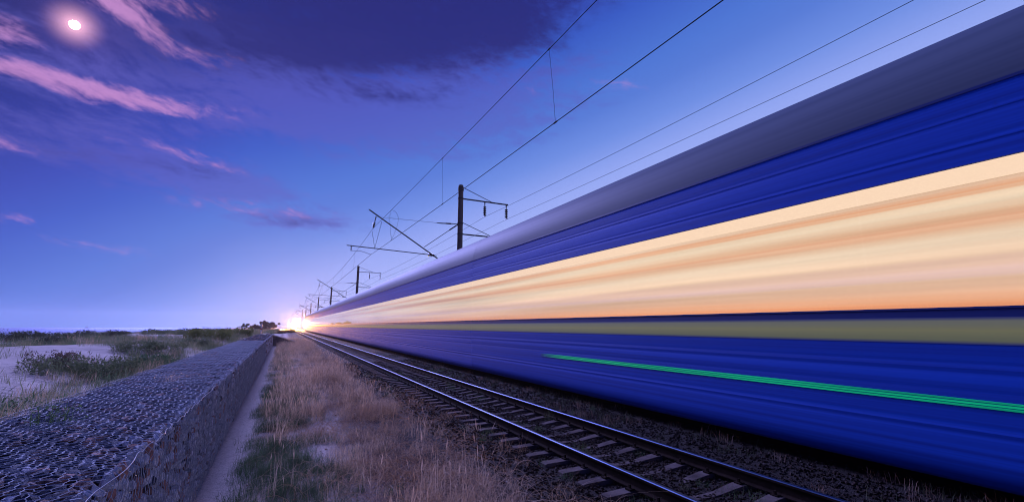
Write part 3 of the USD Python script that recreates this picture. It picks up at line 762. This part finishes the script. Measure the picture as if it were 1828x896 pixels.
# ------------------------------------------------------------------ overhead line
mast_mat = mottled('mast_concrete', (0.075, 0.052, 0.045), (0.13, 0.095, 0.085), 2.0, rough=0.9, bump=0.3)
steel = mottled('dark_steel', (0.025, 0.022, 0.022), (0.05, 0.042, 0.04), 6.0, rough=0.6)
porcelain = plain('insulator_brown', (0.022, 0.015, 0.012), 0.25)
wire_mat = plain('wire_dark', (0.015, 0.014, 0.016), 0.95, specular_ior_level=0.05)
PX = 11.77


def insulator(p, d, n, r, gap):
    """n sheds along the direction d from p"""
    d = np.asarray(d, float) / np.linalg.norm(d)
    out = []
    prof_t, prof_r = [], []
    for i in range(n):
        b = i * gap
        prof_t += [b, b + .15 * gap, b + .45 * gap, b + .55 * gap, b + .98 * gap]
        prof_r += [r * .35, r * .8, r, r * .45, r * .32]
    pts = np.asarray(p, float) + np.outer(prof_t, d)
    return tube(pts, prof_r, 12)


def mast(loc):
    t = thing('catenary_mast', loc, label='', cat='catenary mast', group='catenary masts behind the train')
    z = lambda q: q + ZC
    obj('pole', tube([(PX, 0, -.6), (PX, 0, 4), (PX, 0, 8), (PX, 0, z(10.95)), (PX, 0, z(11.02))], [.25, .235, .215, .195, .15], 16), mast_mat, t, smooth=50)
    obj('pole_band', [tube([(PX, 0, z(q)), (PX, 0, z(q) + .10)], .235, 14) for q in (7.85, 9.85, 10.55, 10.72, 7.0)], steel, t)
    # cantilever over the empty track
    obj('cantilever_tube', tube([(4.85, 0, z(8.17)), (PX - .2, 0, z(4.03))], .047, 8), steel, t)
    obj('tie_rod', tube([(5.36, 0, z(7.70)), (9.88, 0, z(7.74))], .011, 5), steel, t)
    obj('tie_end', [tube([(9.86, 0, z(7.74)), (10.3, 0, z(7.75)), (11.57, 0, z(7.83))], [.03, .045, .03], 8), tube([(10.6, 0, z(7.77)), (11.0, 0, z(7.79))], .06, 8)], steel, t)
    obj('strut', [tube([(8.95, 0, z(5.78)), (11.0, 0, z(7.35))], .026, 6), tube([(10.9, 0, z(7.28)), (11.57, 0, z(7.78))], .05, 8)], steel, t)
    obj('hanger_bracket', [tube([(5.36, 0, z(7.72)), (5.28, 0, z(7.28))], [.05, .02], 6)], steel, t)
    obj('suspension_insulator', insulator((5.27, 0, z(7.26)), (-.15, 0, -1), 3, .115, .13), porcelain, t, smooth=60)
    obj('registration_tube', tube([(3.50, 0, z(5.47)), (9.30, 0, z(5.24))], .032, 8), steel, t)
    obj('registration_insulator', [insulator((9.28, 0, z(5.24)), (1, 0, -.04), 4, .14, .115), tube([(9.7, 0, z(5.225)), (9.95, 0, z(5.20))], .02, 6)], porcelain, t, smooth=60)
    obj('registration_arm', [tube([(3.80, 0, z(5.46)), (3.80, 0, z(5.10))], .035, 6), tube([(3.80, 0, z(5.12)), (4.35, 0, z(5.14)), (4.55, 0, z(5.11)), (5.14, 0, z(4.94))], .015, 5)], steel, t)
    obj('hanger_wire', [tube([(5.24, .6, z(6.72)), (5.38, 0, z(5.40))], .012, 4), tube([(5.80, .1, z(7.44)), (5.38, 0, z(5.40))], .012, 4)], wire_mat, t)
    # crossarms carrying the feeders on the far side
    for za, ins in ((9.92, (13.85, 15.80)), (7.05, (14.9,))):
        x1 = 15.95 if za > 8 else 15.2
        arm = obj('crossarm', box(PX + .15, x1, -.05, .05, z(za) - .045, z(za) + .045), steel, t)
        obj('crossarm_brace', tube([(PX + .2, 0, z(za + .92)), (14.45, 0, z(za + .04))], .028, 5), steel, t)
        for xi in ins:
            obj('feeder_insulator', [tube([(xi, 0, z(za) - .04), (xi, 0, z(za) - .42)], [.06, .025], 6), insulator((xi, 0, z(za) - .40), (0, 0, -1), 5, .15, .155), tube([(xi, -.2, z(za) - 1.24), (xi, .2, z(za) - 1.24)], .035, 6)], porcelain, t, smooth=60)
    return t


mast_ys = [31.8, 86.0, 137.5, 190.0, 243.0, 296.0, 349.0]
m0 = mast((0, mast_ys[0], 0))
tag(m0, label='nearest catenary mast with crossarms and slanted cantilever, rising over the blue train')
mw = ['second', 'third', 'fourth', 'fifth', 'sixth', 'seventh']
for k, y in enumerate(mast_ys[1:]):
    dup(m0, (0, y, 0), cat='catenary mast', group='catenary masts behind the train', label=f'{mw[k]} catenary mast from the camera in the row receding toward the headlight')


def span(a, b, sag, n=26):
    t = np.linspace(0, 1, n)[:, None]
    p = np.asarray(a, float) * (1 - t) + np.asarray(b, float) * t
    p[:, 2] -= (sag * 4 * t * (1 - t))[:, 0]
    return p


def chain(pts, sags):
    return np.vstack([span(pts[i], pts[i + 1], sags[i])[(0 if i == 0 else 1):] for i in range(len(pts) - 1)])


ally = [-21.0] + mast_ys
rad = lambda p: np.clip(0.0088 + 0.00006 * np.abs(p[:, 1]), .0088, .02)
mes = chain([(5.75 if y < 0 else 5.21, y, ZC + (7.25 if y < 0 else 6.86)) for y in ally], [.16] + [.9] * 6)
con = chain([(5.72 if y < 0 else 5.14, y, ZC + (4.95 if y < 0 else 4.93)) for y in ally], [.18] + [.08] * 6)
line = thing('overhead_contact_line', label='contact wire hanging by droppers from its messenger wire above the empty track', cat='overhead line')
obj('messenger_wire', tube(mes, rad(mes), 5), wire_mat, line, smooth=True)
obj('contact_wire', tube(con, rad(con) * 1.1, 5), wire_mat, line, smooth=True)
at_y = lambda p, y: np.array([np.interp(y, p[:, 1], p[:, k]) for k in (0, 1, 2)])
for y in [0.5, 8.4, 16.6] + [y0 + d for y0 in mast_ys[:4] for d in (9, 18, 27, 36, 45)]:
    a, b = at_y(mes, y + .15), at_y(con, y - .15)
    mid = (a + b) / 2 + [0.02, .0, -.1]
    obj('dropper', [tube([a, mid, b], .005, 4), tube([a - [0, .05, 0], a + [0, .05, 0]], .018, 6), tube([b - [0, .06, 0], b + [0, .06, 0]], .02, 6)], wire_mat, line)
for y in (26.0,):
    a, b = at_y(mes, y), at_y(con, y - .6)
    t = np.linspace(0, 1, 14)
    for w in (.45, -.05):
        loop = a[None] * (1 - t[:, None]) + b[None] * t[:, None] + np.outer(np.sin(np.pi * t ** .6), [w, .3, 0.1])
        obj('jumper', tube(loop, .008, 5), wire_mat, line)
for nm, X, zz, sg in (('feeder', 13.85, 8.66, .38), ('feeder', 15.80, 8.66, .22)):
    f = chain([(X, y, ZC + zz) for y in ally], [sg] * 7)
    w = obj('feeder_wire', tube(f, rad(f), 5), wire_mat, smooth=True)
    tag(w, label='upper left feeder wire on the inner insulators of the mast crossarms' if X < 14 else 'lower right feeder wire, closest above the train roof, on the outer insulators', cat='wire')

# ------------------------------------------------------------------ oncoming locomotive with its headlights
LX, LY = 5.43, 272.0
loco = thing('oncoming_locomotive', (LX, LY, 0), label='small oncoming electric locomotive with blazing headlights far down the track', cat='locomotive')
red = plain('locomotive_red', (0.22, 0.03, 0.025), 0.4)
dark_glass = plain('cab_glass', (0.01, 0.012, 0.015), 0.08)
body = [(-1.5, .75), (1.5, .75), (1.5, 3.3), (1.2, 3.95), (.6, 4.25), (-.6, 4.25), (-1.2, 3.95), (-1.5, 3.3)]
obj('body', extrude_y(body, 0, 17), red, loco)
obj('nose_band', box(-1.505, 1.505, -.02, .0, 1.55, 1.85), yellow, loco)
obj('windscreen', box(-1.25, -.06, -.03, 0, 2.75, 3.45), dark_glass, loco)
obj('windscreen', box(.06, 1.25, -.03, 0, 2.75, 3.45), dark_glass, loco)
obj('buffer_beam', box(-1.4, 1.4, -.25, 0, .85, 1.25), bogie_mat, loco)
for s in (-1, 1):
    obj('buffer', tube([(s * .9, -.25, 1.05), (s * .9, -.7, 1.05), (s * .9, -.72, 1.05)], [.1, .1, .22], 12), bogie_mat, loco)
obj('bogie', [box(-1.1, 1.1, 1, 5, .24, .75), box(-1.1, 1.1, 12, 16, .24, .75)], bogie_mat, loco)
pz = [(-.6, 3, 4.3), (0, 5, 5.6), (-.8, 3.2, ZC + 4.8), (.8, 3.2, ZC + 4.8)]
obj('pantograph', [tube([(0, 2.6, 4.3), (0, 4.4, 5.5)], .04), tube([(0, 4.4, 5.5), (0, 3.0, ZC + 4.78)], .03), tube([(-.9, 3.0, ZC + 4.78), (.9, 3.0, ZC + 4.78)], .03)], steel, loco)
beam = M('headlight_glow', {'e': ('emission', {'color': (1.0, 0.43, 0.13), 'strength': HEADLIGHT_STRENGTH})}, [], surface='e.emission')


def disc(x, z, r, y, n=20):
    a = np.arange(n) * 2 * np.pi / n
    v = np.vstack([[x, y, z], np.c_[x + r * np.cos(a), np.full(n, y), z + r * np.sin(a)]])
    return v, np.array([[0, 1 + k, 1 + (k + 1) % n] for k in range(n)])


for (x, z, r) in ((-.85, 2.05, .10), (.85, 2.05, .10), (0, 3.85, .13)):
    h = obj('headlight', tube([(x, -.10, z), (x, -.02, z)], r * 1.5, 20), steel, loco)
    obj('lens', disc(x, z, r, -.115), beam, h)

# ------------------------------------------------------------------ vegetation
def leaf_cloud(n, centres, radii, leaf, seed, flat=0.7):
    r = np.random.default_rng(seed)
    k = r.integers(0, len(centres), n)
    d = r.normal(size=(n, 3)); d /= np.linalg.norm(d, axis=1, keepdims=True)
    rad_ = r.uniform(.35, 1.0, n) ** .5
    p = np.asarray(centres)[k] + d * rad_[:, None] * np.asarray(radii)[k][:, None] * [1, 1, flat]
    a = r.normal(size=(n, 3)); a /= np.linalg.norm(a, axis=1, keepdims=True)
    b = np.cross(a, r.normal(size=(n, 3))); b /= np.linalg.norm(b, axis=1, keepdims=True)
    s = leaf * r.uniform(.6, 1.4, (n, 1))
    v = np.stack([p - a * s, p + b * s * .45, p + a * s, p - b * s * .45], 1).reshape(-1, 3)
    i = 4 * np.arange(n)[:, None]
    return v, np.vstack([i + [0, 1, 2], i + [0, 2, 3]])


def blades(n, rad_, h0, h1, w, lean, seed, segs=3, droop=0.0, heads=0.0):
    """grass blades as tapering ribbons; heads: share of blades with a seed head"""
    r = np.random.default_rng(seed)
    V, F = [], []
    for i in range(n):
        a, q = r.uniform(0, 2 * np.pi), rad_ * math.sqrt(r.uniform())
        base = np.array([q * math.cos(a), q * math.sin(a), -.02])
        h = r.uniform(h0, h1)
        la = r.uniform(0, 2 * np.pi)
        L = np.array([math.cos(la), math.sin(la), 0]) * h * abs(r.normal(0, lean))
        side = np.array([-math.sin(la + r.uniform(-1, 1)), math.cos(la + r.uniform(-1, 1)), 0]) * w * r.uniform(.6, 1.3)
        pts = []
        for s in range(segs + 1):
            t = s / segs
            pts.append(base + L * t ** 2 + np.array([0, 0, h * (t - droop * t ** 3)]))
        n0 = len(V)
        for s in range(segs):
            wd = 1 - .75 * s / segs
            V += [pts[s] - side * wd, pts[s] + side * wd]
        V.append(pts[-1])
        for s in range(segs - 1):
            k = n0 + 2 * s
            F += [(k, k + 1, k + 3), (k, k + 3, k + 2)]
        k = n0 + 2 * (segs - 1)
        F.append((k, k + 1, k + 2))
        if r.uniform() < heads:
            tip = pts[-1]; d = pts[-1] - pts[-2]; d /= np.linalg.norm(d)
            k = len(V); sw = side / np.linalg.norm(side) * w * 2.6
            V += [tip - d * .02, tip + d * .05 + sw, tip + d * .13, tip + d * .05 - sw]
            F += [(k, k + 1, k + 2), (k, k + 2, k + 3)]
    return np.array(V), np.array(F)


straw = per_item('dry_straw', (0.52, 0.34, 0.20), (0.80, 0.60, 0.40), translucent=.35, along=.8)
straw_pale = per_item('pale_straw', (0.66, 0.48, 0.33), (0.86, 0.70, 0.52), translucent=.3, along=.8)
straw_brown = per_item('brown_straw', (0.18, 0.125, 0.10), (0.36, 0.26, 0.20), translucent=.25, along=.8)
grass_green = per_item('green_blades', (0.055, 0.12, 0.055), (0.15, 0.24, 0.11), translucent=.3, along=.7)
grass_mid = per_item('grey_green_blades', (0.07, 0.10, 0.055), (0.17, 0.20, 0.12), translucent=.3, along=.7)
dune_green = per_item('dune_blades', (0.15, 0.18, 0.09), (0.33, 0.35, 0.19), translucent=.3, along=.3)
leaf_green = per_item('shrub_leaves', (0.13, 0.17, 0.08), (0.27, 0.30, 0.15), translucent=.25, along=.8)
leaf_yellow = per_item('yellow_green_leaves', (0.12, 0.15, 0.035), (0.25, 0.26, 0.08), translucent=.3, along=.8)
leaf_dark = per_item('dark_leaves', (0.06, 0.075, 0.045), (0.14, 0.16, 0.09), translucent=.15, along=.5)
leaf_rust = per_item('rusty_leaves', (0.14, 0.10, 0.07), (0.25, 0.17, 0.12), translucent=.2, along=.8)
stem_mat = mottled('woody_stem', (0.05, 0.04, 0.03), (0.10, 0.08, 0.06), 8.0)
tree_leaf = per_item('tree_leaves', (0.10, 0.07, 0.04), (0.19, 0.14, 0.08), translucent=.45, along=.4)

near_w = lambda y: np.clip((y - 4) / 10, 0, 1)


def patch(x0, x1, y0, y1, dens, keepf, hf, seed):
    r = np.random.default_rng(seed)
    n = int((x1 - x0) * (y1 - y0) * dens)
    x, y = r.uniform(x0, x1, n), r.uniform(y0, y1, n)
    k = r.uniform(size=n) < keepf(x, y)
    x, y = x[k], y[k]
    return np.c_[x, y, hf(x, y)], r


BARE = [(.75, 8.6, .42, 1.5), (.55, 6.2, .35, .8), (1.55, 6.6, .4, .6), (1.3, 11.5, .35, 1.4), (2.2, 9.0, .3, .9), (.9, 15, .3, 1.6)]


def bare(x, y):
    return 1 - .95 * np.clip(sum(np.exp(-((x - a) / ra) ** 2 - ((y - b) / rb) ** 2) for a, b, ra, rb in BARE) * 1.3, 0, 1)


# tall dry grass of the strip
tall = [(blades((46, 20, 30, 14, 38, 24)[i], (.17, .2, .12, .2, .2, .1)[i], .18, (.5, .68, .45, .72, .55, .4)[i], .0019, (.22, .3, .4, .25, .35, .5)[i], 300 + i, 3, .05, .4), (straw, straw_pale, straw_brown, straw_pale, straw, straw_brown)[i]) for i in range(6)]
kf = lambda x, y: np.clip(.30 + 4.2 * hnoise(x, y, 1.5, 41) + 1.5 * hnoise(x, y, .4, 40), 0.02, 1) * np.clip((x + .45 - .01 * y) / .5, 0, 1) * np.clip((3.0 - x) / .9, .12, 1) * np.clip((y - 6.5) / 6.0, .14, 1) * bare(x, y)
p1, r1 = patch(-.45, 3.1, 4.6, 22, 40, kf, soil_h, 1)
p2, r2 = patch(-.4, 3.2, 22, 75, 22, lambda x, y: np.clip(.45 + 3.5 * hnoise(x, y, 2.2, 42), 0.05, 1), soil_h, 2)
pp = np.vstack([p1, p2])
scatter('dry_grass', tall, pp, scale=rng.uniform(.6, 1.25, len(pp)), tilt=rng.normal(0, .10, (len(pp), 2)), label='tall dry straw coloured grass between the stone wall and the track')
# matted, fallen grass by the ballast
mat_ = [(blades(48, .24, .12, .42, .0017, 1.2, 320 + i, 5, .6), (straw, straw_pale, straw, straw_brown)[i % 4]) for i in range(6)]
km_ = lambda x, y: np.clip(.5 + 4.0 * hnoise(x, y, 1.0, 43), 0.03, 1) * np.clip((3.15 - x) / .5, 0, 1) * np.clip((x - .25) / .6, 0.1, 1) * bare(x, y)
p1, _ = patch(-.2, 3.3, 4.2, 16, 40, km_, soil_h, 3)
p2, _ = patch(0, 3.3, 16, 60, 22, km_, soil_h, 4)
p3, _ = patch(2.9, 4.0, 3.0, 20, 3, lambda x, y: .6 + 0 * x, soil_h, 5)
pp = np.vstack([p1, p2, p3])
scatter('matted_grass', mat_, pp, scale=rng.uniform(.6, 1.3, len(pp)), tilt=rng.normal(0, .15, (len(pp), 2)), label='flattened tangled dry grass beside the dark ballast')
# long bleached stalks fallen across the tangle
def stalks(n, seed):
    r = np.random.default_rng(seed)
    out = []
    for _ in range(n):
        a, L, h = r.uniform(0, 2 * np.pi), r.uniform(.25, .75), r.uniform(.03, .22)
        t = np.linspace(0, 1, 7)
        b = r.normal(0, .25)
        x, y = L * t, b * L * t ** 2
        z = h * np.sin(np.pi * t ** .8) + .012
        o = r.uniform(-.3, .3, 2)
        out.append(tube(np.c_[o[0] + x * math.cos(a) - y * math.sin(a), o[1] + x * math.sin(a) + y * math.cos(a), z], np.linspace(.0024, .0009, 7), 3, False))
    return join(out)


st_ = [(stalks(9, 380 + i), (straw_pale, straw)[i % 2]) for i in range(4)]
p1, _ = patch(.4, 3.3, 4.0, 14, 13, lambda x, y: np.clip(.35 + 3.5 * hnoise(x, y, 1.1, 49), 0.03, 1), soil_h, 16)
p2, _ = patch(-.2, 4.3, 4.0, 22, 1.6, lambda x, y: .7 + 0 * x, soil_h, 17)
pp = np.vstack([p1, p2])
scatter('fallen_stalks', st_, pp, scale=rng.uniform(.7, 1.3, len(pp)), label='long bleached grass stalks lying across the verge')
# green grass clumps nearer the wall
gg = [(blades(56, (.16, .2, .13, .18)[i], .06, (.26, .2, .36, .3)[i], .0021, .5, 340 + i, 3, .2), (grass_green, grass_green, grass_mid, grass_green)[i]) for i in range(4)]
kg = lambda x, y: np.clip(.72 + 3.2 * hnoise(x, y, 1.1, 44), 0, 1) * np.exp(-((x - .12 - .3 * np.clip((9 - y) / 5, 0, 1)) / .72) ** 2) * np.clip((x + .52) / .2, 0, 1)
p1, _ = patch(-.5, 2.0, 4.2, 20, 95, kg, soil_h, 6)
p2, _ = patch(-.5, 1.4, 20, 60, 22, kg, soil_h, 7)
p3, _ = patch(2.9, 7.6, 3, 24, 3.0, lambda x, y: np.clip(.3 + 2 * hnoise(x, y, 1.5, 45), 0, 1), soil_h, 8)
pp = np.vstack([p1, p2, p3])
scatter('green_grass', gg, pp, scale=rng.uniform(.6, 1.2, len(pp)), tilt=rng.normal(0, .1, (len(pp), 2)), label='dark green grass clumps along the foot of the stone wall')
# dim weeds under the train
wd = [(blades(26, .2, .06, .26, .004, .6, 350 + i, 3, .2), (leaf_dark, straw_brown)[i == 2]) for i in range(3)]
pp, _ = patch(6.9, 8.2, 1.2, 40, 16, lambda x, y: np.clip(.5 + 2 * hnoise(x, y, 1.0, 46), 0, 1), soil_h, 9)
scatter('trackside_weeds', wd, pp, scale=rng.uniform(.6, 1.2, len(pp)), label='dim weeds in the shade below the train')
# litter on the sandy path
lt = [(join([stone(400 + i, (.018, .012, .008), 8)]), stem_mat) for i in range(3)]
pp, _ = patch(-.92, -.2, 3.5, 30, 26, lambda x, y: np.clip(.3 + 2 * hnoise(x, y, .8, 47), 0, 1), soil_h, 10)
scatter('path_litter', lt, pp, scale=rng.uniform(.4, 1.4, len(pp)), label='dark crumbs and litter on the sandy path along the wall')

peb = [(stone(420 + i, (.03, .024, .016), 9), stone_mats[(0, 2, 3)[i]]) for i in range(3)]
pp, _ = patch(-.5, 3.2, 3.8, 22, 14, lambda x, y: np.clip(.4 + 2 * hnoise(x, y, .7, 48), 0, 1), soil_h, 15)
scatter('scattered_pebbles', peb, pp, scale=rng.uniform(.35, 1.5, len(pp)), label='loose pebbles on the bare patches of the verge')

# dune grass
dg = [(blades(60, .24, .10, .34, .0028, .45, 360 + i, 3, .12, .1), (dune_green, dune_green, grass_green, dune_green, straw, dune_green)[i]) for i in range(6)]


def kd(x, y):
    v = np.clip(.20 + 2.8 * hnoise(x, y, 4.5, 51) + .8 * hnoise(x, y, 1.2, 52), 0, 1)
    v = np.maximum(v, .85 * np.exp(-((x + 3.3) / .8) ** 2) * (y > 7))
    bare = np.exp(-((x + 7.0) / 2.6) ** 2 - ((y - 18.5) / 6.5) ** 2)
    crest = np.exp(-((x + 20.5) / 2.5) ** 2)
    return np.clip(v * (1 - .93 * bare) + .5 * crest, 0, 1)


p1, _ = patch(-12, -2.7, 4.5, 30, 11, kd, dune_h, 11)
p2, _ = patch(-24, -2.7, 30, 75, 4.0, kd, dune_h, 12)
p2b, _ = patch(-24, -12, 14, 32, 5.5, kd, dune_h, 13)
p3, _ = patch(-24, -1.0, 75, 170, 2.2, lambda x, y: np.clip(.6 + 2 * hnoise(x, y, 5, 53), 0, 1), dune_h, 14)
pp = np.vstack([p1, p2, p2b, p3])
scl = rng.uniform(.55, 1.3, len(pp)) * np.where(pp[:, 1] > 28, 1.35, 1)
scatter('dune_grass', dg, pp, scale=scl, tilt=rng.normal(0, .12, (len(pp), 2)), label='tufts of grey green grass scattered over the pale dunes')


def shrub(x, y, r, h, mat, label, seed, n=900, leaf=.05, stems=7, wispy=False):
    z = float(dune_h(x, y))
    t = thing('shrub', (x, y, z - .05), label=label, cat='shrub')
    g = np.random.default_rng(seed)
    ce, ra = [], []
    for i in range(17):
        a, q = g.uniform(0, 2 * np.pi), r * .85 * math.sqrt(g.uniform())
        ce.append((q * math.cos(a), q * math.sin(a), h * g.uniform(.18, .72) * (1 - .35 * q / r)))
        ra.append(r * g.uniform(.14, .34))
    fol = [leaf_cloud(int(n * 1.6), ce, ra, leaf * .62, seed, min(1.0, h / r))]
    if wispy:
        fol.append(blades(int(n * .3), r, h * .3, h * .85, .0035, .5, seed + 1, 3, .15, .1))
    obj('foliage', fol, mat, t)
    st = []
    for i in range(stems):
        c = ce[i]
        st.append(tube([(0, 0, -.1), (c[0] * .4, c[1] * .4, c[2] * .6), c], [.02 * h, .012 * h, .004], 4))
    obj('stem', st, stem_mat, t)
    return t


shrub(-3.9, 13.4, 1.05, .72, leaf_green, 'large olive green shrub behind the wall, nearest of the big dune bushes', 501, 2600, .045, wispy=True)
shrub(-4.7, 14.4, .55, .55, leaf_rust, 'rusty brown shrub just left of the large olive bush', 502, 900, .04, wispy=True)
shrub(-3.3, 16.6, .85, .50, grass_green, 'soft low green shrub touching the back edge of the wall', 503, 1700, .04, wispy=True)
shrub(-4.2, 20.5, 1.1, .62, leaf_green, 'wide grey green shrub on the dune beyond the low green one', 504, 2000, .05, wispy=True)
shrub(-3.7, 27.5, 1.0, .62, dune_green, 'pale green feathery shrub along the middle of the wall', 505, 1500, .05, wispy=True)
shrub(-4.2, 36.0, 1.5, 1.05, leaf_yellow, 'yellow green shrub at the wall edge, left one of the bright pair', 506, 2600, .07, wispy=True)
shrub(-3.8, 49.0, 1.4, 1.25, leaf_yellow, 'brightest yellow green shrub by the far end of the wall', 507, 2600, .08, wispy=True)
shrub(-10.4, 30.5, 1.0, .72, leaf_dark, 'dark spiky shrub standing out on the bare sand slope', 508, 1500, .06, wispy=True)
shrub(-9.2, 28.0, .7, .50, leaf_dark, 'small dark shrub just below the dark spiky one', 509, 900, .055, wispy=True)
shrub(-17.5, 42.5, 2.6, 1.0, leaf_dark, 'long dark bush on the dune crest at the left edge against the sea', 510, 2600, .08, wispy=True)
shrub(-15.0, 43.0, 2.2, .95, leaf_dark, 'dark bush on the dune crest right of the leftmost one', 511, 2300, .08, wispy=True)
shrub(-14.0, 52.0, 2.2, .95, leaf_dark, 'dark bush in the middle of the dune crest against the sea', 512, 2000, .09, wispy=True)
shrub(-11.0, 60.0, 2.4, 1.0, leaf_green, 'broad green bush on the far dune crest', 513, 2000, .09, wispy=True)
shrub(-9.5, 78.0, 2.6, 1.2, leaf_green, 'distant bush on the dune crest left of the bright shrubs', 514, 1600, .11, wispy=True)
shrub(-2.95, 8.3, .5, .34, grass_green, 'small wispy weed at the near left edge of the wall', 515, 260, .03, wispy=True)


def wall_weed(x, y, h, mat, label, seed, n):
    t = thing('wall_weed', (x, y, WALL_TOP - .02), label=label, cat='weed')
    obj('foliage', [blades(n, .16, h * .5, h, .0035, .5, seed, 4, .15), leaf_cloud(n * 3, [(0, 0, h * .3), (.15, .1, h * .25), (-.12, .12, h * .3)], [.18, .16, .15], .018, seed, .6)], mat, t)


wall_weed(-2.02, 6.3, .34, grass_green, 'thin green weed growing out of the stones on the near wall top', 601, 36)
wall_weed(-1.75, 10.2, .22, straw_pale, 'dry pale weed sticking up from the middle of the wall top', 602, 16)
wall_weed(-2.1, 17.5, .26, straw_pale, 'dry pale weed further along the wall top', 603, 16)


# scrub on the verge beyond the end of the wall
for i, (x, y, r_, h_, lab) in enumerate(((-.8, 150, 2.2, 1.5, 'brown scrub bush beyond the end of the wall, left one of the verge row'), (1.2, 158, 1.9, 1.45, 'brown scrub bush in the middle of the verge row before the headlight'), (2.9, 172, 1.3, 1.3, 'brown scrub bush of the verge row nearest the track'), (-3.2, 156, 2.4, 1.6, 'broad brown scrub bush behind the white marker post'))):
    g0 = dune_h
    dune_h = lambda a, b: 0.05
    shrub(x, y, r_, h_, tree_leaf, lab, 540 + i, 2400, .16, wispy=True)
    dune_h = g0


# trees left of the headlight
def tree(x, y, h, r, mat, label, seed, n, lobes, trunk=True):
    t = thing('tree', (x, y, 0.7), label=label, cat='tree')
    g = np.random.default_rng(seed)
    limbs, ce, ra = [], [], []
    for i in range(lobes):
        a, q = g.uniform(0, 2 * np.pi), r * math.sqrt(g.uniform(.05, 1)) * .8
        c = np.array([q * math.cos(a), q * math.sin(a), h * g.uniform(.42, .88)])
        ce.append(c); ra.append(r * g.uniform(.18, .36))
        limbs.append(tube([(0, 0, h * .25), c * [.5, .5, .7], c], [.035 * h, .02 * h, .006 * h], 5))
    obj('trunk', [tube([(0, 0, -.5), (.05, 0, h * .15), (0, .05, h * .3)], [.055 * h, .045 * h, .035 * h], 8)] + limbs, stem_mat, t)
    obj('crown', leaf_cloud(n, ce, ra, .10 + .022 * h, seed, .75), mat, t)


tree(-11.6, 178, 2.5, 1.4, leaf_dark, 'small dark round tree, leftmost of the far trees by the sea', 701, 1500, 9)
tree(-8.3, 170, 1.9, 2.6, tree_leaf, 'low brown tree beside the white marker post', 702, 2200, 12)
tree(-5.2, 176, 3.6, 2.0, tree_leaf, 'tall dusky tree with a flat top left of the headlight', 703, 2600, 13)
tree(-2.8, 182, 2.9, 2.1, tree_leaf, 'wide dusky tree nearest the headlight', 704, 2400, 12)
tree(-4.4, 165, 1.6, 2.6, tree_leaf, 'low scrubby tree in front of the tall dusky one', 705, 1800, 12)

# far boats on the sea
for (x, y, k, lab) in ((-600, 1390, .5, 'tiny far boat on the horizon at the left'), (-395, 1340, .5, 'tiny sailing boat on the horizon in the middle of the sea')):
    t = thing('boat', (x, y, -2.9), label=lab, cat='boat')
    obj('hull', extrude_y([(-5 * k, 0), (5 * k, 0), (6.5 * k, 2.2 * k), (-6 * k, 2.0 * k)], -2, 2), white_paint, t)
    obj('cabin', box(-2.5 * k, 1.5 * k, -1.4, 1.4, 2.0 * k, 4.2 * k), white_paint, t)
    obj('mast', tube([(0, 0, 4 * k), (0, 0, 10 * k)], .25), white_paint, t)

# ------------------------------------------------------------------ sea haze that catches the headlights
haze_mat = M('sea_haze', {'v': ('principled_volume', {'color': (0.95, 0.93, 0.98), 'density': HAZE_DENSITY, 'anisotropy': HAZE_G})}, [], surface=None, volume='v.volume')
obj('haze', box(-1560, 640, -90, 1660, -5.0, 40.0), haze_mat, kind='stuff', label='thin sea haze')
